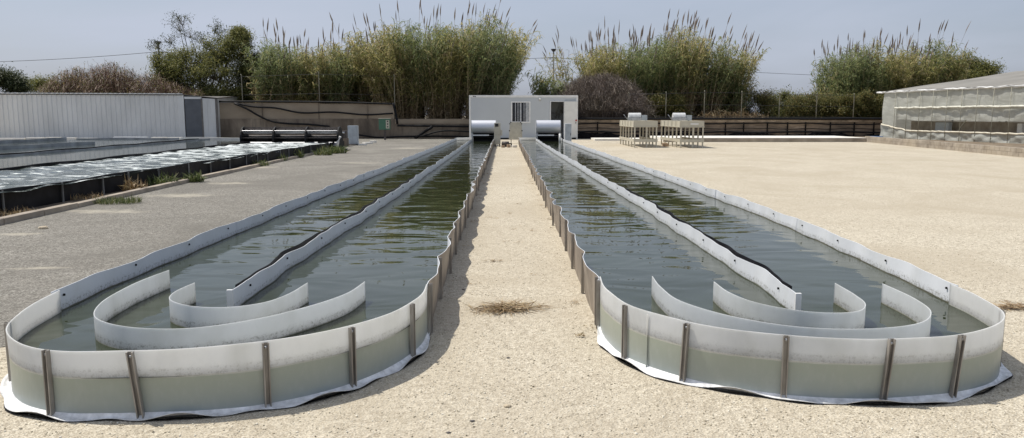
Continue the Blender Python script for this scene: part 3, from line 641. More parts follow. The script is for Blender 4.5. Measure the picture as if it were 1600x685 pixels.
# ---------------------------------------------------------------- greenhouse
r = thing('greenhouse', 'plastic film greenhouse with rolled-up side vents at the right edge', 'greenhouse', (26, 38, .2))
G0 = Vector((22.4, 46, 0)); G1 = Vector((25.9, 20, 0)); GD = (G1-G0); GL = GD.length; GD.normalize(); GN = Vector((-GD.y, GD.x, 0))   # GN points to +X side
if GN.x < 0: GN = -GN
def gfilm(name, l0, l1, z0f, z1f, mat='m_film', off=0, amp=.03, nz=6, seed=0):
    rr = np.random.default_rng(seed); ph = rr.uniform(0, 6, 6); V = []; F = []; nl = max(3, int((l1-l0)/.12))
    for i in range(nl+1):
        l = l0+(l1-l0)*i/nl
        for k in range(nz+1):
            h = k/nz; a, b = z0f(l), z1f(l)
            o = off+amp*(math.sin(l*2.1+ph[0]+h*2)+.5*math.sin(l*5.3+ph[1]-h*4)+.35*math.sin(l*11+ph[2]+h*6))*math.sin(math.pi*min(1, h*.9+.1))
            p = G0+GD*l+GN*o; V.append((p.x, p.y, a+(b-a)*h))
    for i in range(nl):
        for k in range(nz): a = i*(nz+1)+k; F.append((a, a+nz+1, a+nz+2, a+1))
    return MB().add(V, F, mat, True).build(name, r)
cst = lambda v: (lambda l: v)
gfilm('corner_film', 0, 1.25, cst(.62), cst(2.84), seed=1, amp=.05)
gfilm('upper_film', 1.25, GL, cst(1.90), cst(2.84), seed=2, amp=.03)
gfilm('vent_film', 1.25, GL, lambda l: 1.27+.03*math.sin(l*1.3), cst(1.92), off=.05, seed=3, amp=.045)
gfilm('skirt_film', -.1, GL, lambda l: .21, lambda l: .66+.30*max(0, 1-l/2.5), seed=4, off=-.06, amp=.07)
def groll(name, l0, zf, rad, mat='m_cloth_roll', seed=0):
    pts = []; k = int((GL-l0)/.25); rr = random.Random(seed)
    for i in range(k+1):
        l = l0+(GL-l0)*i/k; p = G0+GD*l-GN*(.08+rr.uniform(-.02, .02)); pts.append((p.x, p.y, zf(l)+rr.uniform(-.018, .018)))
    return MB().tube(pts, rad, mat, 8).build(name, r)
groll('rolled_skirt', 0, lambda l: .68+.32*max(0, 1-l/2.5), .045, seed=1); groll('rolled_vent', 1.2, lambda l: 1.95, .055, 'm_film_roll', seed=2)
groll('eave_tube', -.6, lambda l: 2.87, .05, 'm_white', seed=3)
l = 1.25; i = 0
while l < GL:
    p = G0+GD*l-GN*.12; MB().tube([(p.x, p.y, .2), (p.x, p.y, 2.85)], .015, 'm_fence_post', 8).build('wall_post', r); l += 1.07
    if i in (4, 11): q = G0+GD*(l+.3)+GN*.4; MB().tube([(p.x+.4, p.y, .25), (q.x, q.y, 1.9)], .025, 'm_fence_post', 6).build('brace', r)
    i += 1
# roof, gable and far side
W_ = 8.6
def gp(l, w, z): p = G0+GD*l+GN*w; return (p.x, p.y, z)
V = []; F = []; nl = 60; nw = 12
for i in range(nl+1):
    for k in range(nw+1):
        l = -.05+(GL+.05)*i/nl; w = -.15+(W_+.15)*k/nw; V.append(gp(l, w, 2.89+(w+.15)*.145+.03*math.sin(l*2.8)*math.sin(w*.9+1)+.02*math.sin(l*6.7+w)))
for i in range(nl):
    for k in range(nw): a = i*(nw+1)+k; F.append((a, a+nw+1, a+nw+2, a+1))
MB().add(V, F, 'm_roof_net', True).build('roof', r)
V = [gp(0, W_, 4.16), gp(GL, W_, 4.16), gp(GL, 2*W_, 2.9), gp(0, 2*W_, 2.9)]; MB().quad(*V, 'm_roof_net').build('rear_roof', r)
MB().add([gp(0, 0, .2), gp(0, 2*W_, .2), gp(0, 2*W_, 2.9), gp(0, W_, 4.14), gp(0, 0, 2.87)], [(0, 1, 2, 3, 4)], 'm_film').build('gable_film', r)
MB().quad(gp(0, 2*W_, .2), gp(GL, 2*W_, .2), gp(GL, 2*W_, 2.9), gp(0, 2*W_, 2.9), 'm_film').build('far_film', r)
for k in range(6):
    for w in (3.0, 6.0):
        a = gp(2+4*k, w, .2); MB().tube([a, (a[0], a[1], 3.2)], .05, 'm_white', 8).build('inner_post', r)
MB().add([gp(.5, 1.5, .2), gp(GL, 1.5, .2), gp(GL, 1.5, 1.2), gp(.5, 1.5, 1.2), gp(.5, 1.9, .2), gp(GL, 1.9, .2), gp(GL, 1.9, 1.2), gp(.5, 1.9, 1.2)], [(0, 1, 2, 3), (4, 7, 6, 5), (3, 2, 6, 7), (0, 3, 7, 4), (1, 5, 6, 2)], 'm_block').build('inner_wall', r)
for k, (l, wd, mt) in enumerate([(9.2, .35, 'm_white'), (13.5, .4, 'm_white'), (3.8, 1.3, 'm_grey_box')]):
    a = gp(l, 1.1, 0); MB().box(a[0]-.1, a[0]+.1, a[1]-wd/2, a[1]+wd/2, .2, 1.15, mt, .02).build('inner_tank', r)
o = MB(); p = gp(.2, -.5, .2); o.box(p[0]-.5, p[0]+.3, p[1]-.3, p[1]+.1, .2, .31, 'm_blue', .04); tag(o.build('tarp'), 'small folded blue tarp on the ground at the greenhouse corner', 'tarp')

# ---------------------------------------------------------------- corrugated shed
r = thing('metal_shed', 'long white corrugated metal shed with a dark grey door at its right end', 'shed', (-28, 51, 0))
def corr(name, a, b, za, zb, pitch=.30, dep=.045, mat='m_shed', z0=0.):
    a, b = Vector(a), Vector(b); d = b-a; Ln = d.length; d.normalize(); nn = Vector((d.y, -d.x)); k = int(Ln/pitch); V = []; F = []
    prof = [(0, 0), (.62, 0), (.74, 1), (.88, 1)]
    for i in range(k):
        for u, o in prof: V.append(((i+u)*pitch, o*dep))
    V.append((Ln, 0)); P3 = []
    for u, o in V:
        p = a+d*u+nn*o; z = za+(zb-za)*u/Ln; P3 += [(p.x, p.y, z0), (p.x, p.y, z)]
    F = [(2*i, 2*i+2, 2*i+3, 2*i+1) for i in range(len(V)-1)]
    return MB().add(P3, F, mat).build(name, r)
corr('front_wall', (-40, 48.9), (-20.28, 49.6), 2.84, 2.78)
corr('end_wall', (-19.3, 50.2), (-18.62, 50.75), 2.62, 2.58, .34, .02)
MB().box(-20.30, -20.22, 49.56, 49.64, 0, 2.78, 'm_shed').build('corner_post', r)
a, b = Vector((-20.2, 49.64)), Vector((-19.33, 50.2)); d = (b-a).normalized(); nn = Vector((d.y, -d.x))
c = (a+b)/2; MB().box(c.x-.5, c.x+.5, c.y-.02, c.y+.02, .03, 2.55, 'm_shed_door', 0, math.atan2(d.y, d.x)).build('door', r)
MB().box(c.x-.52, c.x+.52, c.y-.02, c.y+.02, 2.56, 2.70, 'm_shed', 0, math.atan2(d.y, d.x)).build('lintel', r)
MB().box(-19.36, -19.28, 50.14, 50.22, 0, 2.6, 'm_shed_trim').build('door_jamb', r); MB().box(-18.66, -18.54, 50.7, 50.82, 0, 2.6, 'm_shed_trim').build('corner_post', r)
V = [(-40, 48.85, 2.86), (-20.3, 49.5, 2.80), (-18.5, 50.7, 2.62), (-19.5, 58, 2.9), (-40, 58, 3.0)]
MB().add(V+[(x, y, z+.04) for x, y, z in V], [(0, 1, 2, 3, 4), (9, 8, 7, 6, 5)]+[(i, (i+1) % 5, 5+(i+1) % 5, 5+i) for i in range(5)], 'm_shed_trim').build('roof', r)
# corrugated crest of the roof edge
mb = MB(); k = 66
for i in range(k):
    t = (i+.5)/k; x = -40+19.7*t; y = 48.82+.65*t; z = 2.90-.06*t; mb.box(x-.075, x+.075, y-.05, y+.4, z, z+.06, 'm_shed', .01)
mb.build('roof_ribs', r)
MB().add([(-40, 48.95, 0), (-40, 58, 0), (-40, 58, 3), (-40, 48.95, 2.84)], [(0, 1, 2, 3)], 'm_shed').build('left_wall', r)
MB().add([(-18.6, 50.8, 0), (-19.5, 58, 0), (-19.5, 58, 2.9), (-18.6, 50.8, 2.6)], [(0, 1, 2, 3)], 'm_shed').build('right_wall', r)

# ---------------------------------------------------------------- black ponds on the left
def strip_wall(root, name, pts, z1, mats, th=.03, A=.02, seed=0, step=.12):
    P = smooth_path(pts, step); w = wave(seed, 1.5, A, .0)
    return link(name, sheet(P, w, mats, z1=z1, th=th, rows=5, rim=lambda s: .012*np.sin(s*1.7+seed)), root)
r = thing('lined_pond', 'black-sided pond full of churning foamy water left of the yard', 'pond', (-11.3, 20, 0))
strip_wall(r, 'outer_wall', [(-8.0, 2), (-7.95, 12), (-7.75, 22), (-7.58, 31), (-7.55, 33.2), (-7.75, 34.1), (-8.2, 34.3)], .375, ('m_black_sheet', 'm_black_sheet'), seed=3, A=.02)
strip_wall(r, 'divider', [(-11.3, 2), (-11.15, 17), (-11.1, 24), (-11.3, 33), (-11.35, 34.6)], .39, ('m_black_sheet', 'm_grey_sheet') if 'm_grey_sheet' in MATS else ('m_black_sheet', 'm_black_sheet'), seed=4)
plain('m_grey_sheet', (.30, .32, .33), .45, 0, .25, 2)
strip_wall(r, 'inner_liner', [(-11.33, 2), (-11.19, 17), (-11.14, 24), (-11.34, 33), (-11.7, 37.5)], .37, ('m_grey_sheet', 'm_grey_sheet'), seed=4)
strip_wall(r, 'back_wall', [(-15.0, 2), (-14.9, 22), (-14.8, 31), (-14.9, 39.5)], .38, ('m_grey_sheet', 'm_black_sheet'), seed=5)
strip_wall(r, 'far_wall', [(-16.6, 40), (-14.9, 39.7), (-12.4, 39.4), (-11.0, 39.3)], .42, ('m_slab', 'm_slab'), seed=6, th=.12, A=0)
y = 2.2; rr = random.Random(5)
while y < 33:
    x = np.interp(y, [2, 12, 22, 32, 37], [-8.0, -7.95, -7.75, -7.6, -7.6])+.05; MB().box(x-.008, x+.016, y-.015, y+.015, 0, .37, 'm_pole', .003).build('support_post', r); y += rr.choice([1.35, 1.0, 1.6])
mb = MB(); nx, ny = 40, 300; V = []; F = []
for j in range(ny+1):
    yy = 2+32.1*j/ny
    for i in range(nx+1):
        xx = -11.1+3.32*i/nx+(.15 if i == nx and yy > 20 else 0)
        z = .335+.016*math.sin(xx*3.1+yy*1.9)*math.sin(yy*2.3-xx)+.012*math.sin(yy*5.2+2*math.sin(xx*2.2))+.006*math.sin(xx*9+yy*4)
        V.append((xx, yy, z))
for j in range(ny):
    for i in range(nx): a = j*(nx+1)+i; F.append((a, a+1, a+nx+2, a+nx+1))
tag(MB().add(V, F, 'm_foam_water', True).build('foamy_water', fix=False), kind='structure')
mb = MB(); mb.quad((-15, 2, .32), (-11.15, 2, .32), (-11.4, 39.3, .32), (-14.9, 39.5, .32), 'm_side_water'); mb.quad((-11.12, 34.6, .30), (-7.6, 34.2, .30), (-7.7, 36.4, .30), (-11.2, 36.6, .30), 'm_foam_water'); tag(mb.build('water', fix=False), kind='structure')
strip_wall(r, 'end_lip', [(-7.6, 34.1), (-7.55, 36.4), (-9, 36.6), (-11.3, 36.7)], .36, ('m_black_sheet', 'm_black_sheet'), seed=12, A=0)
r = thing('lined_pond', 'grey-lined still pond furthest left, below the long white shed', 'pond', (-19, 20, 0))
strip_wall(r, 'near_wall', [(-15.5, 8), (-15.4, 22), (-15.4, 33), (-15.6, 41)], .38, ('m_black_sheet', 'm_grey_sheet'), seed=7)
strip_wall(r, 'middle_wall', [(-20.2, 12), (-19.4, 30), (-18.6, 35.5)], .36, ('m_grey_sheet', 'm_black_sheet'), seed=8)
strip_wall(r, 'back_wall', [(-24.5, 12), (-23.8, 33), (-23.5, 42)], .36, ('m_grey_sheet', 'm_black_sheet'), seed=9)
strip_wall(r, 'far_wall', [(-23.5, 43), (-20, 43.2), (-15.6, 42)], .30, ('m_grey_sheet', 'm_grey_sheet'), seed=10, th=.1, A=0)
mb = MB(); mb.quad((-24.4, 8, .22), (-15.5, 8, .22), (-15.6, 42, .22), (-23.5, 43, .22), 'm_side_water'); tag(mb.build('water', fix=False), kind='structure')
r = thing('block_kerb', 'row of whitewashed blocks along the foot of the corrugated shed', 'kerb', (-26, 46.5, 0)); rr = random.Random(3)
x = -42
while x < -18.8:
    ww = rr.choice([1.6, 2.2, 1.1, .9]); 
    if not (-23.6 < x < -22.2): MB().box(x, x+ww-.05, 45.6+rr.uniform(-.05, .05), 45.9, 0, .24+rr.uniform(-.03, .03), 'm_slab', .02).build('kerb_block', r)
    x += ww
for px_ in (158, 185):
    p = at(px_, 219, 41.5); MB().box(p.x-.4, p.x+.55, 43.55, 43.8, 0, .34, 'm_white', .02).build('kerb_block', r)

# big dark three-bay paddle wheel
r = thing('paddle_wheel', 'long dark three-bay paddle wheel splashing at the far end of the foamy pond', 'paddle wheel', (-9.5, 34.9, .3))
xs = [-11.62, -10.2, -8.78, -7.36]; zc, rad = .50, .54
for x in xs:
    mb = MB(); n = 20; V = []
    for xx in (x-.03, x+.03):
        for k in range(n): a = 2*math.pi*k/n; V.append((xx, 34.9+rad*math.cos(a), zc+rad*math.sin(a)))
    mb.add(V, [tuple(range(n)), tuple(range(n, 2*n))[::-1]]+[(k, (k+1) % n, n+(k+1) % n, n+k) for k in range(n)], 'm_black_sheet'); mb.build('disc', r)
for a_, b_ in zip(xs, xs[1:]):
    for k in range(9):
        a = 2*math.pi*k/9+.15; u = Vector((0, math.cos(a), math.sin(a))); t = Vector((0, -math.sin(a), math.cos(a)))
        p = Vector((a_+.035, 34.9, zc)); dx = Vector((b_-a_-.07, 0, 0)); P0 = p+u*.30; P1 = p+u*.52
        V = [P0, P0+dx, P1+dx+t*.05, P1+t*.05]; V = V+[v+t*.012 for v in V]
        MB().add(V, [(0, 1, 2, 3), (7, 6, 5, 4), (0, 4, 5, 1), (1, 5, 6, 2), (2, 6, 7, 3), (3, 7, 4, 0)], 'm_steel' if k % 2 else 'm_motor').build('blade', r)
    MB().tube([(a_+.035, 34.9, zc), (b_-.035, 34.9, zc)], .13, 'm_black_sheet', 14).build('axle', r)
p0, p1 = Vector((-7.35, 34.2, .05)), Vector((-7.18, 34.15, .62)); mb = MB(); mb.tube([p0, (p0+p1)/2+Vector((-.03, 0, .05)), p1], .06, 'm_white', 8); tag(mb.build('white_pipe'), 'slanting white pipe at the right end of the dark paddle wheel', 'pipe')
r = thing('drive_motor', 'small grey gear motor between the dark paddle wheel and the grey cabinet', 'motor', (-7.96, 38.6, 0))
MB().box(-8.12, -7.80, 38.4, 38.8, .42, .78, 'm_motor', .03).build('gearbox', r); MB().box(-8.15, -7.76, 38.35, 38.9, 0, .42, 'm_concrete', .02).build('plinth', r); MB().tube([(-8.05, 38.38, .68), (-7.85, 38.38, .68)], .05, 'm_galv', 8).build('cap', r)
r = thing('electric_cabinet', 'upright pale grey electrical cabinet at the end of the foamy pond', 'cabinet', (-7.85+.9, 40.3, 0))
a = at(544.6, 226, 40.3); b = at(559.8, 226, 40.3); r.location = ((a.x+b.x)/2, 40.3, 0)
MB().box(a.x, b.x, 40.15, 40.5, .06, 1.01, 'm_grey_box', .01).build('housing', r); MB().box(a.x+.03, (a.x+b.x)/2-.01, 40.135, 40.152, .1, .97, 'm_grey_box', .003).build('door', r); MB().box((a.x+b.x)/2+.01, b.x-.03, 40.135, 40.152, .1, .97, 'm_grey_box', .003).build('door', r); MB().box(a.x+.02, b.x-.02, 40.2, 40.45, 0, .06, 'm_motor').build('plinth', r)
r = thing('green_box', 'green electrical box on a short post against the stained wall', 'electrical box', (-7.6, 49, 0))
a = at(592, 186, 49); b = at(610, 203, 49); xm = (a.x+b.x)/2; r.location = (xm, 49, 0)
MB().box(a.x, b.x, 48.88, 49.12, b.z, a.z, 'm_green', .02).build('housing', r); MB().box(a.x-.02, b.x+.02, 48.84, 49.15, a.z+.002, a.z+.04, 'm_beige', .008).build('rain_cap', r)
MB().box(a.x+.45, b.x-.04, 48.865, 48.882, b.z+.08, a.z-.08, 'm_table', .003).build('switch_plate', r)
for k in range(3): MB().box(a.x+.52, a.x+.6, 48.85, 48.866, b.z+.15+.17*k, b.z+.22+.17*k, 'm_black').build('switch', r)
MB().box(xm-.05, xm+.07, 48.95, 49.05, 0, b.z-.002, 'm_motor', .008).build('post', r)
for i, (px_, py_, w) in enumerate([(548, 227, .5), (566, 226.5, .45), (574, 224.5, .5), (583, 222.5, .3)]):
    Y = 1.55*1210/(py_-180); p = at(px_, py_, Y); lb = ['dark folded sheet', 'broken pale plank', 'pale stone slab', 'small pale chunk'][i]
    o = MB().box(p.x-w/2, p.x+w/2, Y-.15, Y+.15, 0, .05+.02*i, 'm_motor' if i == 0 else 'm_slab', .015, .4*i).build('rubble'); tag(o, lb+' on the ground near the grey cabinet, '+['directly below it', 'just right of it', 'second along from it', 'furthest right from it'][i], 'rubble')

# ---------------------------------------------------------------- bench raceways (tables)
def bench(x, y):
    r = thing('tray_bench', '', 'bench', (x, y, 0), 'beige tray benches on the gravel')
    w, l, zt = 1.13, 4.6, 1.27
    mb = MB(); th = .03
    mb.box(x, x+w, y, y+th, zt-.26, zt, 'm_table', .004); mb.box(x, x+w, y+l-th, y+l, zt-.26, zt, 'm_table', .004); mb.box(x, x+th, y+th, y+l-th, zt-.26, zt, 'm_table', .004); mb.box(x+w-th, x+w, y+th, y+l-th, zt-.26, zt, 'm_table', .004)
    mb.box(x+th, x+w-th, y+th, y+l-th, zt-.24, zt-.21, 'm_table'); mb.build('tray', r)
    MB().box(x-.02, x+w+.02, y-.02, y+l+.02, zt-.30, zt-.262, 'm_table', .004).build('top_frame', r)
    mb = MB(); mb.box(x-.01, x+w+.01, y-.012, y+.028, .27, .41, 'm_table', .004); mb.box(x-.01, x+.03, y+.03, y+l, .27, .41, 'm_table', .004); mb.box(x+w-.03, x+w+.01, y+.03, y+l, .27, .41, 'm_table', .004); mb.build('lower_rail', r)
    for i in range(6):
        yy = y+.04+(l-.1)*i/5
        for xx in (x+.045, x+w-.045): MB().box(xx-.03, xx+.03, yy-.03, yy+.03, 0, zt-.302, 'm_table', .004).build('leg', r)
        MB().box(x-.028, x-.001, yy-.03, yy+.03, zt-.255, zt-.01, 'm_table', .003).build('tray_rib', r)
    MB().box(x+w*.55-.035, x+w*.55+.035, y+.03, y+.08, 0, zt-.302, 'm_table', .004).build('leg', r)
    return r
b1 = bench(6.2, 37.2); b1['label'] = 'left one of the two beige tray benches standing on the gravel'
b2 = copy_tree(b1); b2.location = (8.3, 36.7, 0); b2['label'] = 'right one of the two beige tray benches, with a pale sticker on its front'
MB().box(8.3+.48, 8.3+.86, 36.69, 36.698, 1.10, 1.16, 'm_white').build('sticker', b2)
def unit(x, y):
    r = thing('drum_unit', '', 'drum unit', (x, y, 1.27), 'small drum units on the tray benches'); z = 1.27
    n = 12; V = []; 
    for xx in (x, x+.62):
        for k in range(n+1): a = math.pi*k/n; V.append((xx, y+.20*math.cos(a), z+.16+.23*math.sin(a)))
    m_ = n+1; MB().add(V, [(k, k+1, m_+k+1, m_+k) for k in range(n)]+[(0, m_, 2*m_-1, m_-1), tuple(range(m_)), tuple(range(m_, 2*m_))], 'm_unit').build('hood', r)
    MB().box(x-.03, x+.65, y-.22, y+.22, z, z+.15, 'm_galv', .01).build('base_frame', r); MB().box(x+.66, x+.95, y-.14, y+.14, z, z+.27, 'm_grey_box', .02).build('motor_box', r)
    MB().tube([(x-.03, y, z+.02), (x-.25, y, z+.30)], .015, 'm_galv', 6).build('crank', r)
    return r
u1 = unit(6.42, 40.3); u1['label'] = 'grey hooded drum unit on top of the left tray bench'
u2 = copy_tree(u1); u2.location = (8.6, 39.8, 1.27); u2['label'] = 'grey hooded drum unit on top of the right tray bench'
for i, (x, y) in enumerate([(8.0, 38.4), (8.1, 39.2)]):
    o = MB().box(x-.12, x+.12, y-.1, y+.1, 0, .16, 'm_brick', .02).build('brick'); tag(o, ['brown brick under the right bench, nearer one', 'brown brick under the right bench, further one'][i], 'brick')

# ================================================================== VEGETATION
def strips(P, W, mi=0):
    "P (n,k,3) centre lines, W (n,k,3) half-width vectors -> quads"
    n, k = P.shape[:2]; V = np.stack([P-W, P+W], 2).reshape(-1, 3)
    a = (np.arange(n)[:, None]*k*2+np.arange(k-1)[None]*2).ravel()
    return V, np.column_stack([a, a+1, a+3, a+2])
def cat_(parts):
    V = []; F = []; b = 0
    for v, f in parts: V.append(v); F.append(f+b); b += len(v)
    return np.concatenate(V), np.concatenate(F)
def foil(name, parts, mat, root):
    V, F = cat_(parts); return link(name, npmesh(V, F, None), root, (mat,))
def leaves_at(P, rg, ln=(.35, .75), wd=.026, e1=(15, 70), droop=(30, 95), bias=(0, 0)):
    n = len(P); az = rg.uniform(0, 2*np.pi, n); l = rg.uniform(*ln, n)
    h = np.stack([np.cos(az)+bias[0], np.sin(az)+bias[1], 0*az], 1); h /= np.linalg.norm(h, axis=1)[:, None]+1e-6
    a1 = np.radians(rg.uniform(*e1, n)); a2 = a1-np.radians(rg.uniform(*droop, n)); up = np.array([0, 0, 1.])
    p1 = P+(h*np.cos(a1)[:, None]+up*np.sin(a1)[:, None])*(l*.5)[:, None]
    p2 = p1+(h*np.cos(a2)[:, None]+up*np.sin(a2)[:, None])*(l*.5)[:, None]
    w = np.cross(h, up)+rg.normal(0, .5, (n, 3)); w /= np.linalg.norm(w, axis=1)[:, None]; w *= wd*rg.uniform(.7, 1.3, n)[:, None]
    return strips(np.stack([P, p1, p2], 1), np.stack([w*.6, w, w*.08], 1))
def reeds(x0, x1, Y, depth, top, label, seed, n=650, green=.35, plume=.14, wind=.25, spread=1.5, z0=0., leafn=44, edge=1.5):
    rg = np.random.default_rng(seed); cx = (x0+x1)/2; hw = (x1-x0)/2
    root = thing('reed_clump', label, 'reeds', (cx, Y, z0), 'tall reed clumps behind the walls')
    u = rg.uniform(-1, 1, n); v = rg.uniform(-1, 1, n); bx = cx+u*(hw-edge); by = Y+v*depth
    H = np.interp(bx, [cx+hw*t for t in (-1, -.75, -.4, 0, .4, .75, 1)], top)*(1-.42*rg.uniform(0, 1, n)**1.6)*(1+.055*np.sin(bx*1.15+seed*2)+.035*np.sin(bx*2.9+seed))*(1-.10*np.abs(v))-z0
    ns = max(2, int(hw*1.1)); cs = cx+(np.linspace(-1, 1, ns)+rg.uniform(-.12, .12, ns))*(hw-edge); j = np.argmin(np.abs(bx[:, None]-cs[None])+rg.uniform(0, .9, (n, ns)), 1)
    dlt = bx-cs[j]; bx = bx-dlt*.45
    Lx = (np.abs(u)**2*np.sign(u)*spread+dlt*1.1+rg.normal(0, .45, n)+wind)*H/7; Ly = (v*.9+rg.normal(0, .45, n))*H/7; H = H*(1-.035*np.abs(dlt))
    def path(t, i): 
        return np.stack([bx[i]+Lx[i]*t**2, by[i]+Ly[i]*t**2, z0+H[i]*t-.10*np.abs(Lx[i])*t**3], -1)
    I = np.arange(n); T = np.linspace(0, 1, 8); P = np.stack([path(np.full(n, t), I) for t in T], 1)
    az = rg.uniform(0, np.pi, n); w = np.stack([np.cos(az), np.sin(az)*.4, 0*az], 1)[:, None]*np.linspace(.020, .006, 8)[None, :, None]
    foil('cane', [strips(P, w)], 'm_cane', root)
    # green and dry leaves
    k = int(n*leafn*1.7); i = rg.integers(0, n, k); t = rg.beta(1.55, 1.25, k)*.94+.05
    p = path(t, i)+rg.normal(0, .05, (k, 3)); dry = rg.uniform(0, 1, k) > np.clip((t-.28)*2.6, 0, .96)
    gmix = (~dry) & (np.sin(p[:, 0]*1.1+seed)+np.sin(p[:, 0]*.47+p[:, 2]*.5)+rg.normal(0, .5, k) > 1.2-2.4*green)
    grp = [leaves_at(p[~dry & ~gmix], rg, bias=(wind, 0)), leaves_at(p[gmix], rg, bias=(wind, 0)), leaves_at(p[dry], rg, (.3, .6), .018, (-60, 40), (0, 50))]
    # plumes
    q = np.where(rg.uniform(0, 1, n) < plume*.68)[0]; q = q[H[q] > np.median(H)*.8]; e = rg.uniform(.35, .9, len(q))
    tip = path(np.ones(len(q)), q); d = tip-path(np.full(len(q), .9), q); d /= np.linalg.norm(d, axis=1)[:, None]; d[:, 2] += .8; d += rg.normal(0, .05, d.shape); d /= np.linalg.norm(d, axis=1)[:, None]
    a = tip-d*.2; b = tip+d*e[:, None]; st = np.stack([a, b], 1); ws = np.tile(np.array([[[.009, 0, 0]]]), (len(q), 2, 1))
    pl = [strips(st, ws)]; ln = rg.uniform(.6, 1.15, len(q))
    for s_ in range(5):
        az = rg.uniform(0, 2*np.pi, len(q)); sd = np.stack([np.cos(az), np.sin(az), 0*az], 1); T = (0, .25, .55, 1)
        bend = np.array([wind*.22, 0, -.03])
        Pp = np.stack([b+d*(ln*tt)[:, None]+sd*.02*math.sin(math.pi*tt)+bend*tt**2 for tt in T], 1)
        ww = np.stack([sd*x_ for x_ in (.012, .034, .028, .003)], 1); pl.append(strips(Pp, ww))
    grp.append(cat_(pl)); V, F = cat_(grp); mi = np.concatenate([np.full(len(g[1]), i_) for i_, g in enumerate(grp)])
    link('foliage', npmesh(V, F, mi), root, ('m_reed_leaf', 'm_reed_green', 'm_dry_leaf', 'm_plume'))
    return root
def pxX(px, Y): return at(px, 180, Y).x
def zz(py, Y): return at(800, py, Y).z
Y = 57; f = lambda ys: [zz(v, Y) for v in ys]
reeds(pxX(385, Y), pxX(612, Y), Y, 2.2, f([75, 66, 62, 64, 68, 56, 62]), 'reed clump left of the tallest one, above the pale wall section', 1, 760, .35, .13, .12, .6)
Y = 56
reeds(pxX(535, Y), pxX(842, Y), Y, 3, f([110, 62, 40, 26, 28, 50, 110]), 'tallest and broadest reed clump, directly left of and behind the white cabin', 2, 1250, .38, .10, .25, 2.2, leafn=46, edge=2.9)
Y = 58
reeds(pxX(885, Y), pxX(1182, Y), Y, 2.6, f([120, 80, 60, 44, 48, 72, 128]), 'wide reed clump with many pale plumes behind the two tray benches', 3, 1000, .5, .26, .28, 1.8, edge=2.)
Y = 60
reeds(pxX(1262, Y), pxX(1490, Y), Y, 2.6, f([110, 80, 68, 72, 62, 70, 115]), 'reed clump rising behind the near corner of the greenhouse', 4, 800, .5, .2, .25, 1.0, edge=1.6)
# leaning stray canes between the two middle clumps
r = reeds(pxX(872, 57), pxX(905, 57), 57, .8, [zz(v, 57) for v in (120, 90, 80, 70, 80, 90, 110)], 'few leaning canes with plumes at the left edge of the wide reed clump', 8, 26, .6, .6, -.7, 1.2, leafn=22, edge=.3)
r = reeds(pxX(832, 54), pxX(872, 54), 54, .6, [zz(v, 54) for v in (112, 112, 116, 122, 126, 130, 134)], 'small leaning tuft of reeds behind the cabin roof between two big clumps', 9, 60, .9, .0, 1.0, 1.2, leafn=45, edge=.2, z0=.9)

def tree(name, label, cat, base, trunk_h, blobs, leaf, mat, seed, sub=26, per=150, sz=.07, bark='m_bark', tr=.10, group=None, spreadc=.33):
    rg = np.random.default_rng(seed); base = np.array(base, float); root = thing(name, label, cat, tuple(base), group)
    mb = MB(); fork = base+np.array([0, 0, trunk_h]); mb.tube([base, (base+fork)/2+np.array([.06, 0, 0]), fork], tr*1.3, bark, 8, tr)
    mb.build('trunk', root); lm = MB(); PT = []
    for (x, y, z, rx, rz, dens) in blobs:
        c = np.array([x, y, z]); a = fork; m_ = (a+c)/2+rg.normal(0, .15, 3)+np.array([0, 0, .1]); lm.tube([a, m_, c], tr*.7, bark, 5, tr*.22)
        for k in range(int(sub*max(.4, min(1, dens)))):
            d = rg.normal(0, 1, 3); d /= np.linalg.norm(d); rr_ = rg.uniform(.45, 1.0); e = c+d*np.array([rx, rx, rz])*rr_
            mid = c+(e-c)*.5+rg.normal(0, .12, 3); lm.tube([m_*.25+c*.75, mid, e], tr*.2, bark, 3, .008, False)
            nn = int(per*dens*rg.uniform(.5, 1.4)); PT.append(e+rg.normal(0, 1, (nn, 3))*spreadc*np.array([1, 1, .75])*min(1, rx/1.0))
            n2 = int(per*dens*.35); s_ = rg.uniform(0, 1, (n2, 1)); PT.append(mid+(e-mid)*s_+rg.normal(0, .12, (n2, 3)))
    lm.build('limb', root)
    P = np.concatenate(PT); P = P[P[:, 2] > base[2]+.1]
    V, F = leaves_at(P, rg, (sz*1.6, sz*3.2), sz*.42, (-50, 70), (0, 60))
    link('crown', npmesh(V, F), root, (mat,)); return root
def blobpx(L_, Y, dens=1.):
    out = []
    for b in L_:
        px_, py_, rp, *q = b; rpz = q[0] if q else rp; dn = q[1] if len(q) > 1 else dens; p = at(px_, py_, Y); k = Y/1210; out.append((p.x, Y+random.uniform(-1, 1)*rp*k*.5, p.z, rp*k, rpz*k, dn))
    return out
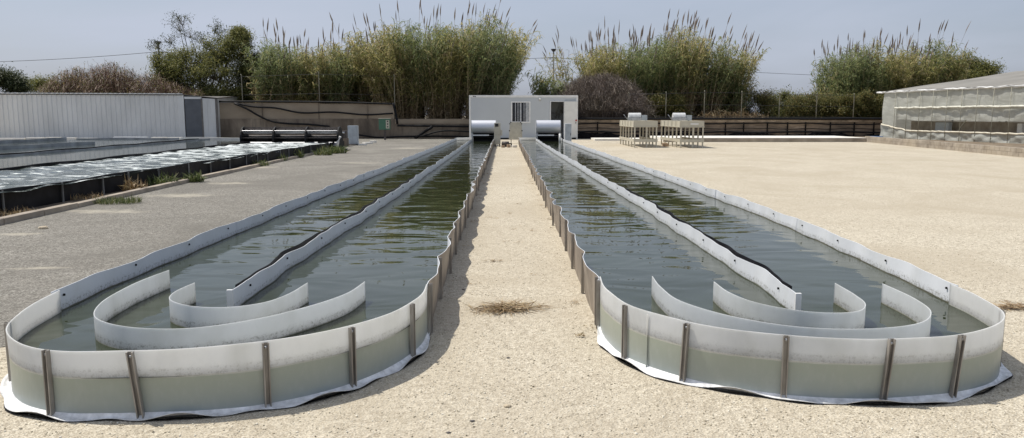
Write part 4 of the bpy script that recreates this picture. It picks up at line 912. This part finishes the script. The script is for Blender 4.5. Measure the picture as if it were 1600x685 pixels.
# left tree with airy top
Y = 58
tree('leafy_tree', 'bushy green tree with thin airy branches reaching above its crown', 'tree', (pxX(325, Y), Y, 0), 2.2,
     blobpx([(268, 108, 24, 26), (262, 128, 22), (300, 105, 30, 30), (335, 85, 28, 24), (370, 68, 20, 24), (372, 55, 14, 12), (380, 95, 24, 30), (345, 120, 36, 30), (300, 135, 34, 22), (385, 135, 26, 26), (400, 110, 16, 26), (395, 150, 26, 16), (350, 150, 40, 16), (248, 95, 12, 12, .5)], Y), None, 'm_tree_leaf', 21, 30, 165, .062)
r = tree('bare_tree', 'sparse thin-branched tree standing above the bushy green tree at left', 'tree', (pxX(315, 59), 59, 0), 4.0,
     blobpx([(275, 38, 22, 14, .32), (298, 52, 20, 16, .34), (262, 62, 20, 12, .30), (285, 28, 18, 8, .25), (318, 62, 16, 16, .30), (338, 42, 14, 14, .40), (346, 58, 12, 14, .4), (238, 70, 14, 10, .3), (255, 88, 14, 8, .4)], 59), None, 'm_dark_leaf', 22, 34, 52, .055, tr=.07, spreadc=.22)
# far left
tree('dark_tree', 'dark green tree at the far left edge above the shed roof', 'tree', (pxX(8, 60), 60, 0), 1.2, blobpx([(2, 122, 22, 14), (22, 135, 18, 14), (-20, 122, 24, 16)], 60), None, 'm_dark_leaf', 23, 24, 170, .07)
tree('distant_bush', 'low green bush beyond the shed, between the dark tree and the brown thicket', 'bush', (pxX(55, 72), 72, 0), 1.0, blobpx([(45, 134, 18, 10), (70, 132, 16, 10), (85, 140, 14, 10)], 72), None, 'm_tree_leaf', 24, 20, 120, .07)

def twigs(name, label, cat, x0, x1, Y, depth, top, mat, seed, n=2200, leaf=None, nleaf=0, group=None, z0=0., arch=1., w=.011, lo=.55, jit=.05):
    rg = np.random.default_rng(seed); cx = (x0+x1)/2; hw = (x1-x0)/2; root = thing(name, label, cat, (cx, Y, z0), group)
    u = rg.uniform(-1, 1, n); v = rg.uniform(-1, 1, n); prof = np.interp(u, np.linspace(-1, 1, len(top)), top)
    bx = cx+u*hw*.55; by = Y+v*depth*.5; ex = cx+u*hw*rg.uniform(.75, 1.05, n)+rg.normal(0, .12, n); ey = Y+v*depth*rg.uniform(.8, 1.1, n)
    ez = prof*rg.uniform(lo, 1.03, n)*np.sqrt(np.clip(1.03-.75*v**2, .05, 1)); T = np.linspace(0, 1, 7)
    P = np.stack([np.stack([bx+(ex-bx)*t**1.4, by+(ey-by)*t**1.4, z0+(ez-z0)*(np.sin(t*np.pi*.5*(1+.25*arch)) if arch else t)], -1) for t in T], 1)+rg.normal(0, jit, (n, 7, 3))*np.linspace(.3, 1, 7)[None, :, None]
    az = rg.uniform(0, np.pi, n); ww = np.stack([np.cos(az), .3*np.sin(az), .3*np.sin(az*3)], 1)[:, None]*np.linspace(w*1.4, w*.5, 7)[None, :, None]
    parts = [strips(P, ww)]
    # side twigs
    for rep in range(6 if jit > .1 else 3):
        j = rg.integers(2, 7, n); s0 = P[np.arange(n), j]; d = rg.normal(0, 1, (n, 3)); d[:, 2] = np.abs(d[:, 2])*.6; d /= np.linalg.norm(d, axis=1)[:, None]; l = rg.uniform(.15, .5, n)[:, None]
        Q = np.stack([s0, s0+d*l*.5+rg.normal(0, .02, (n, 3)), s0+d*l], 1); parts.append(strips(Q, np.stack([ww[:, 5]*1.1]*3, 1)))
    foil('twigs', parts, mat, root)
    if nleaf:
        i = rg.integers(0, n, nleaf); j = rg.integers(3, 7, nleaf); foil('foliage', [leaves_at(P[i, j]+rg.normal(0, .15, (nleaf, 3)), rg, (.10, .2), .03, (-40, 70), (0, 50))], leaf, root)
    return root
T_ = lambda L_, Y: [max(.3, zz(v, Y)) for v in L_]
twigs('brown_thicket', 'left part of the reddish brown thicket above the shed', 'thicket', pxX(62, 57), pxX(160, 57), 57, 2.0, T_([136, 120, 112, 108, 106, 110], 57), 'm_twig_brown', 41, 2600, 'm_bush_leaf', 5000)
twigs('brown_thicket', 'middle part of the reddish brown thicket, its highest hump', 'thicket', pxX(130, 56), pxX(232, 56), 56, 2.0, T_([112, 104, 99, 101, 110, 122], 56), 'm_twig_brown', 42, 2800, 'm_bush_leaf', 3500)
twigs('brown_thicket', 'right part of the brown thicket below the bushy green tree', 'thicket', pxX(205, 55.5), pxX(330, 55.5), 55.5, 1.6, T_([118, 114, 122, 132, 140, 146], 55.5), 'm_twig_brown', 43, 2400, 'm_bush_leaf', 3000)
twigs('dry_mound', 'large rounded grey-brown leafless bush right of the white cabin', 'bush', pxX(846, 54.2), pxX(1020, 54.2), 54.2, 2.2, T_([158, 136, 123, 118, 120, 130, 158], 54.2), 'm_twig_grey', 44, 10500, w=.012, lo=.72, jit=.11)
def bush(label, px0, px1, pyt, Y, mat, seed, per=150, group='green bushes behind the walls'):
    rr = random.Random(seed); L_ = []; w = px1-px0; n = max(2, int(w/22))
    for i in range(n):
        t = (i+.5)/n; hgt = (185-pyt)*(.75+.3*math.sin(math.pi*t)); L_.append((px0+w*t, 185-hgt*.62, 15+rr.uniform(-2, 4), hgt*.42)); L_.append((px0+w*t+rr.uniform(-8, 8), 183, 16, hgt*.35))
    return tree('bush', label, 'bush', (pxX((px0+px1)/2, Y), Y, 0), .5, blobpx(L_, Y), None, mat, seed, 22, per, .055, tr=.05, group=group)
bush('small green bush between the dry mound and the wide reed clump', 1008, 1070, 150, 54.5, 'm_bush_leaf', 51)
bush('dark green bush directly right of the wide reed clump', 1120, 1205, 138, 57, 'm_bush_leaf', 52)
bush('low grey-green bush seen in the gap between two reed clumps', 1195, 1262, 146, 60, 'm_tree_leaf', 53)
bush('broad olive bush in front of the reed clump by the greenhouse', 1235, 1330, 150, 56, 'm_bush_leaf', 54)
bush('dark olive bush touching the greenhouse corner', 1310, 1392, 148, 55, 'm_bush_leaf', 55)
bush('dark undergrowth bush at the foot of the tallest reeds', 560, 640, 155, 59, 'm_dark_leaf', 56)
bush('dark undergrowth bush below the bushy tree and reeds', 380, 470, 140, 59.5, 'm_dark_leaf', 57)
twigs('fallen_canes', 'heap of pale fallen canes lying on the bank above the boarded wall', 'canes', pxX(1070, 53.2), pxX(1215, 53.2), 53.2, .6, T_([182, 176, 172, 175, 174, 178, 182], 53.2), 'm_straw', 58, 500, w=.014)
tree('round_tree', 'rounded dark olive tree rising over the greenhouse roof', 'tree', (pxX(1505, 62), 62, 0), 2.2, blobpx([(1490, 112, 20, 18), (1510, 104, 22, 18), (1535, 112, 18, 14), (1505, 125, 30, 16), (1470, 125, 14, 14)], 62), None, 'm_tree_leaf', 61, 28, 170, .065)
# bank behind the walls
for nm, x0, x1 in (('bank', -60, -2.4), ('bank', 4.8, 70)):
    V = []; F = []; n = 120; rg = np.random.default_rng(3); ph = rg.uniform(0, 6, 8)
    for i in range(n+1):
        x = x0+(x1-x0)*i/n
        for y, z in ((51.76, .7), (53, 1.15), (55, 1.1), (60, .8), (75, .3), (110, -.05)):
            V.append((x, y, z*(1 if nm else 1)+(.08*math.sin(x*1.3+ph[0])+.05*math.sin(x*3.1+y))*(z > 0)))
    for i in range(n):
        for k in range(5): a = i*6+k; F.append((a, a+6, a+7, a+1))
    tag(MB().add(V, F, 'm_dirt', True).build(nm, fix=False), kind='structure')
# ---------------------------------------------------------------- wire fences on the bank
def fence(label, xs, Y, ztop, zb=.9):
    r = thing('wire_fence', label, 'fence', (xs[0], Y, zb))
    for x, zt in zip(xs, ztop):
        MB().tube([(x, Y, zb), (x, Y, zt), (x-.02, Y-.06, zt+.05)], .03, 'm_fence_post', 7).build('post', r)
    for f_ in (.25, .6, .97):
        MB().tube([(x, Y-.05, zb+(zt-zb)*f_) for x, zt in zip(xs, ztop)], .010, 'm_cable', 4).build('wire', r)
    return r
Y = 52.6; P_ = [982, 1040, 1100, 1158, 1217, 1275, 1333]
fence('wire fence of thin posts on the bank behind the boarded wall', [pxX(p, Y) for p in P_], Y, [zz(v, Y) for v in (146, 145, 143, 144, 146, 147, 148)])
P_ = [380, 500, 617]
fence('wire fence of thin posts on the bank behind the pale wall section', [pxX(p, Y) for p in P_], Y, [zz(v, Y) for v in (118, 114, 118)])
# ---------------------------------------------------------------- poles and wires
def pole(px_, pt, Y, label):
    p = at(px_, pt, Y); r = thing('lamp_pole', label, 'pole', (p.x, Y, 0))
    MB().tube([(p.x, Y, 0), (p.x, Y, p.z)], .14, 'm_pole', 10, .08).build('post', r)
    MB().tube([(p.x, Y, p.z), (p.x, Y, p.z+.12), (p.x, Y, p.z+.3)], .12, 'm_cable', 8, .34).build('lamp_head', r)
    MB().box(p.x-.45, p.x+.45, Y-.04, Y+.04, p.z-.75, p.z-.65, 'm_pole').build('crossarm', r); return p
pa = pole(247, 70, 75, 'thin pole with a dark lamp head standing left of the bushy green tree')
pb = pole(865, 81, 90, 'thin pole with a dark lamp head in the gap above the cabin')
pc = pole(1760, 108, 120, 'pole beyond the right edge carrying the far end of the cable')
def cable(a, b, sag, label):
    pts = [a+(b-a)*t-Vector((0, 0, sag*4*t*(1-t))) for t in [i/24 for i in range(25)]]
    tag(MB().tube(pts, .022, 'm_cable', 5).build('overhead_cable'), label, 'cable')
e = Vector((0, 0, -.65)); k0 = at(-260, 96, 78)
cable(k0, pa+e, .5, 'overhead cable crossing the sky at the far left'); cable(pa+e, pb+e, .6, 'overhead cable passing behind the tallest reeds between the two poles'); cable(pb+e, pc+e, 1.4, 'overhead cable running right from the pole above the cabin')

# ================================================================== small things on the ground
def tuft(name, label, cat, x, y, r_, h, n, mat, seed, flat=False, group=None, z=.01):
    rg = np.random.default_rng(seed); a = rg.uniform(0, 2*np.pi, n); d = np.sqrt(rg.uniform(0, 1, n))*r_
    P = np.stack([x+d*np.cos(a), y+d*np.sin(a)*.8, z+0*a], 1)
    if flat:
        P[:, 0] = x+(P[:, 0]-x)*rg.choice([.5, 1., 1.5], n); P[:, 1] = y+(P[:, 1]-y)*.6+(P[:, 0]-x)*.12
        d = np.minimum(d, r_)
        P[:, 2] = .012+rg.uniform(0, h, n)*(1-d/r_); V, F = leaves_at(P, rg, (r_*.3, r_*1.15), .003, (-8, 14), (-5, 14))
        F2 = F
        V[:, 2] = np.maximum(V[:, 2], .006)
    else: V, F = leaves_at(P, rg, (h*.5, h*1.3), h*.05, (35, 88), (0, 60))
    o = link(name, npmesh(V, F), None, (mat,), (x, y, 0)); return tag(o, label, cat, group)
for i, (px_, py_, r_, h, n, lb) in enumerate([(520, 240, .55, .35, 300, 'green weed clump at the far corner of the foamy pond'), (505, 243, .35, .3, 160, 'green weeds beside the black wall near its far corner'), (452, 247, .5, .35, 220, 'leafy weeds against the black pond wall below the paddle wheel'), (425, 252, .5, .25, 200, 'low green weeds at the foot of the black wall beyond the yellow tuft'),
        (402, 260, .35, .22, 140, 'yellow-green weeds on the kerb at the middle of the black wall'), (303, 285, .22, .26, 130, 'bright yellow-green tuft growing on the kerb'), (245, 290, .45, .28, 200, 'dark weeds between kerb and black wall, left of the yellow tuft'), (210, 300, .25, .3, 90, 'thin dry stems against the black pond wall'),
        (185, 318, .4, .12, 520, 'flat green weeds spreading over the yard side of the kerb'), (20, 338, .4, .12, 240, 'dry yellow grass between kerb and wall at the left edge'), (130, 312, .4, .12, 200, 'dry grass tuft behind the kerb left of the dark weeds')]):
    yy = 1.55*1210/(py_-180)*1.0; p = at(px_, py_, 1); k = EYE/(EYE-p.z)
    tuft('weed_clump', lb, 'weeds', p.x*k, k, r_, h, n, 'm_straw' if i in (9, 10, 7) else 'm_weed', 70+i, group='weeds along the black pond wall')
def onground(px_, py_): p = at(px_, py_, 1); k = EYE/(EYE-p.z); return p.x*k, k
for i, (px_, py_, r_, h, n, lb) in enumerate([(792, 484, .19, .05, 620, 'heap of dry straw and palm fibre in the middle of the gravel strip'), (1582, 482, .12, .04, 260, 'small heap of dry straw right of the right pond'), (770, 409, .07, .012, 50, 'wisp of dry straw further up the gravel strip'), (748, 492, .09, .006, 16, 'few loose straw stalks left of the straw heap'), (908, 527, .03, .02, 50, 'tiny brown straw tangle beside the right pond wall')]):
    x, y = onground(px_, py_); tuft('straw_heap', lb, 'straw', x, y, r_, h, n, 'm_straw', 90+i, flat=True)
def rock(V0, c, s_, rg):
    return V0*rg.uniform(.6, 1.2, (1, 3))*s_+c
bm = bmesh.new(); bmesh.ops.create_icosphere(bm, subdivisions=1, radius=1); ico = np.array([v.co[:] for v in bm.verts]); icf = np.array([[v.index for v in f.verts] for f in bm.faces]); bm.free()
def inside(x, y):
    return ((x > -3.15) & (x < -.5) & (y > 3.78) & (((x+1.85)/1.33)**2+((np.minimum(y, 5.1)-5.1)/1.32)**2 < 1)) | ((x > .65) & (x < 3.45) & (y > 3.9) & (((x-1.95)/1.4)**2+((np.minimum(y, 5.2)-5.2)/1.24)**2 < 1))
rg = np.random.default_rng(5); n = 30000
y = 2.6+rg.uniform(0, 1, n)**1.5*9; x = rg.uniform(-1, 1, n)*(y*.72+.3)
ok = ~inside(x, y) & ~((x < -2.9) & (y > 5.0)); x = x[ok]; y = y[ok]; n = len(x)
sz = .0022+.0048*rg.uniform(0, 1, n)**2.4
V = ico[None]*sz[:, None, None]*rg.uniform(.6, 1.35, (n, 1, 3))+rg.normal(0, .12, (n, 12, 3))*sz[:, None, None]; V[:, :, 2] *= .7; V += np.stack([x, y, sz*.35], 1)[:, None]
F = icf[None]+(np.arange(n)*12)[:, None, None]
o = link('gravel', npmesh(V.reshape(-1, 3), F.reshape(-1, 3)), None, ('m_stone',)); tag(o, 'loose pale gravel chips scattered over the ground', 'gravel', kind='stuff')
def stone(px_, py_, s_, mat, lb, seed):
    x, y = onground(px_, py_); rg = np.random.default_rng(seed); bm = bmesh.new(); bmesh.ops.create_icosphere(bm, subdivisions=2, radius=1)
    for v in bm.verts: v.co = Vector((v.co.x*1.3*s_, v.co.y*s_, v.co.z*.55*s_))*(1+.18*math.sin(v.co.x*4+seed)*math.cos(v.co.y*3+seed)); v.co.z = max(v.co.z+.3*s_, 0.002)
    me = bpy.data.meshes.new('stone'); bm.to_mesh(me); bm.free(); o = link('stone', me, None, (mat,)); o.location = (x, y, 0); tag(o, lb, 'stone')
plain('m_dark_stone', (.10, .09, .085), .9); plain('m_tan_stone', (.50, .42, .30), .9)
stone(793, 636, .017, 'm_tan_stone', 'largest pale stone near the bottom centre of the gravel', 1); stone(738, 659, .010, 'm_dark_stone', 'small dark stone below and left of the largest pale stone', 2)
stone(701, 677, .009, 'm_dark_stone', 'small dark stone at the bottom edge left of centre', 3); stone(794, 560, .009, 'm_dark_stone', 'small dark stone between straw heap and largest pale stone', 4)
stone(724, 453, .010, 'm_dark_stone', 'dark pebble near the left pond wall above the straw heap', 5); stone(68, 358, .05, 'm_tan_stone', 'pale stone lying beside the kerb at the left', 6)
stone(300, 259, .05, 'm_tan_stone', 'pale stone on the far yard by the kerb', 7)

rg = np.random.default_rng(77); PP = []
for i in range(46):
    side = i % 3
    if side < 2: c = np.array([(-.46, .64)[side]+rg.normal(0, .05), rg.uniform(5.2, 22)])
    else: c = np.array([rg.uniform(-.4, .6), rg.uniform(3.4, 18)])
    k = int(rg.integers(6, 18)); PP.append(np.column_stack([c[None]+rg.normal(0, .03, (k, 2)), np.full(k, .012)]))
V, F = leaves_at(np.concatenate(PP), rg, (.02, .07), .0028, (-8, 14), (-5, 14)); V[:, 2] = np.maximum(V[:, 2], .006)
tag(link('plant_litter', npmesh(V, F), None, ('m_straw',)), 'scraps of dry straw and leaf scattered over the gravel strip', 'plant litter', kind='stuff')
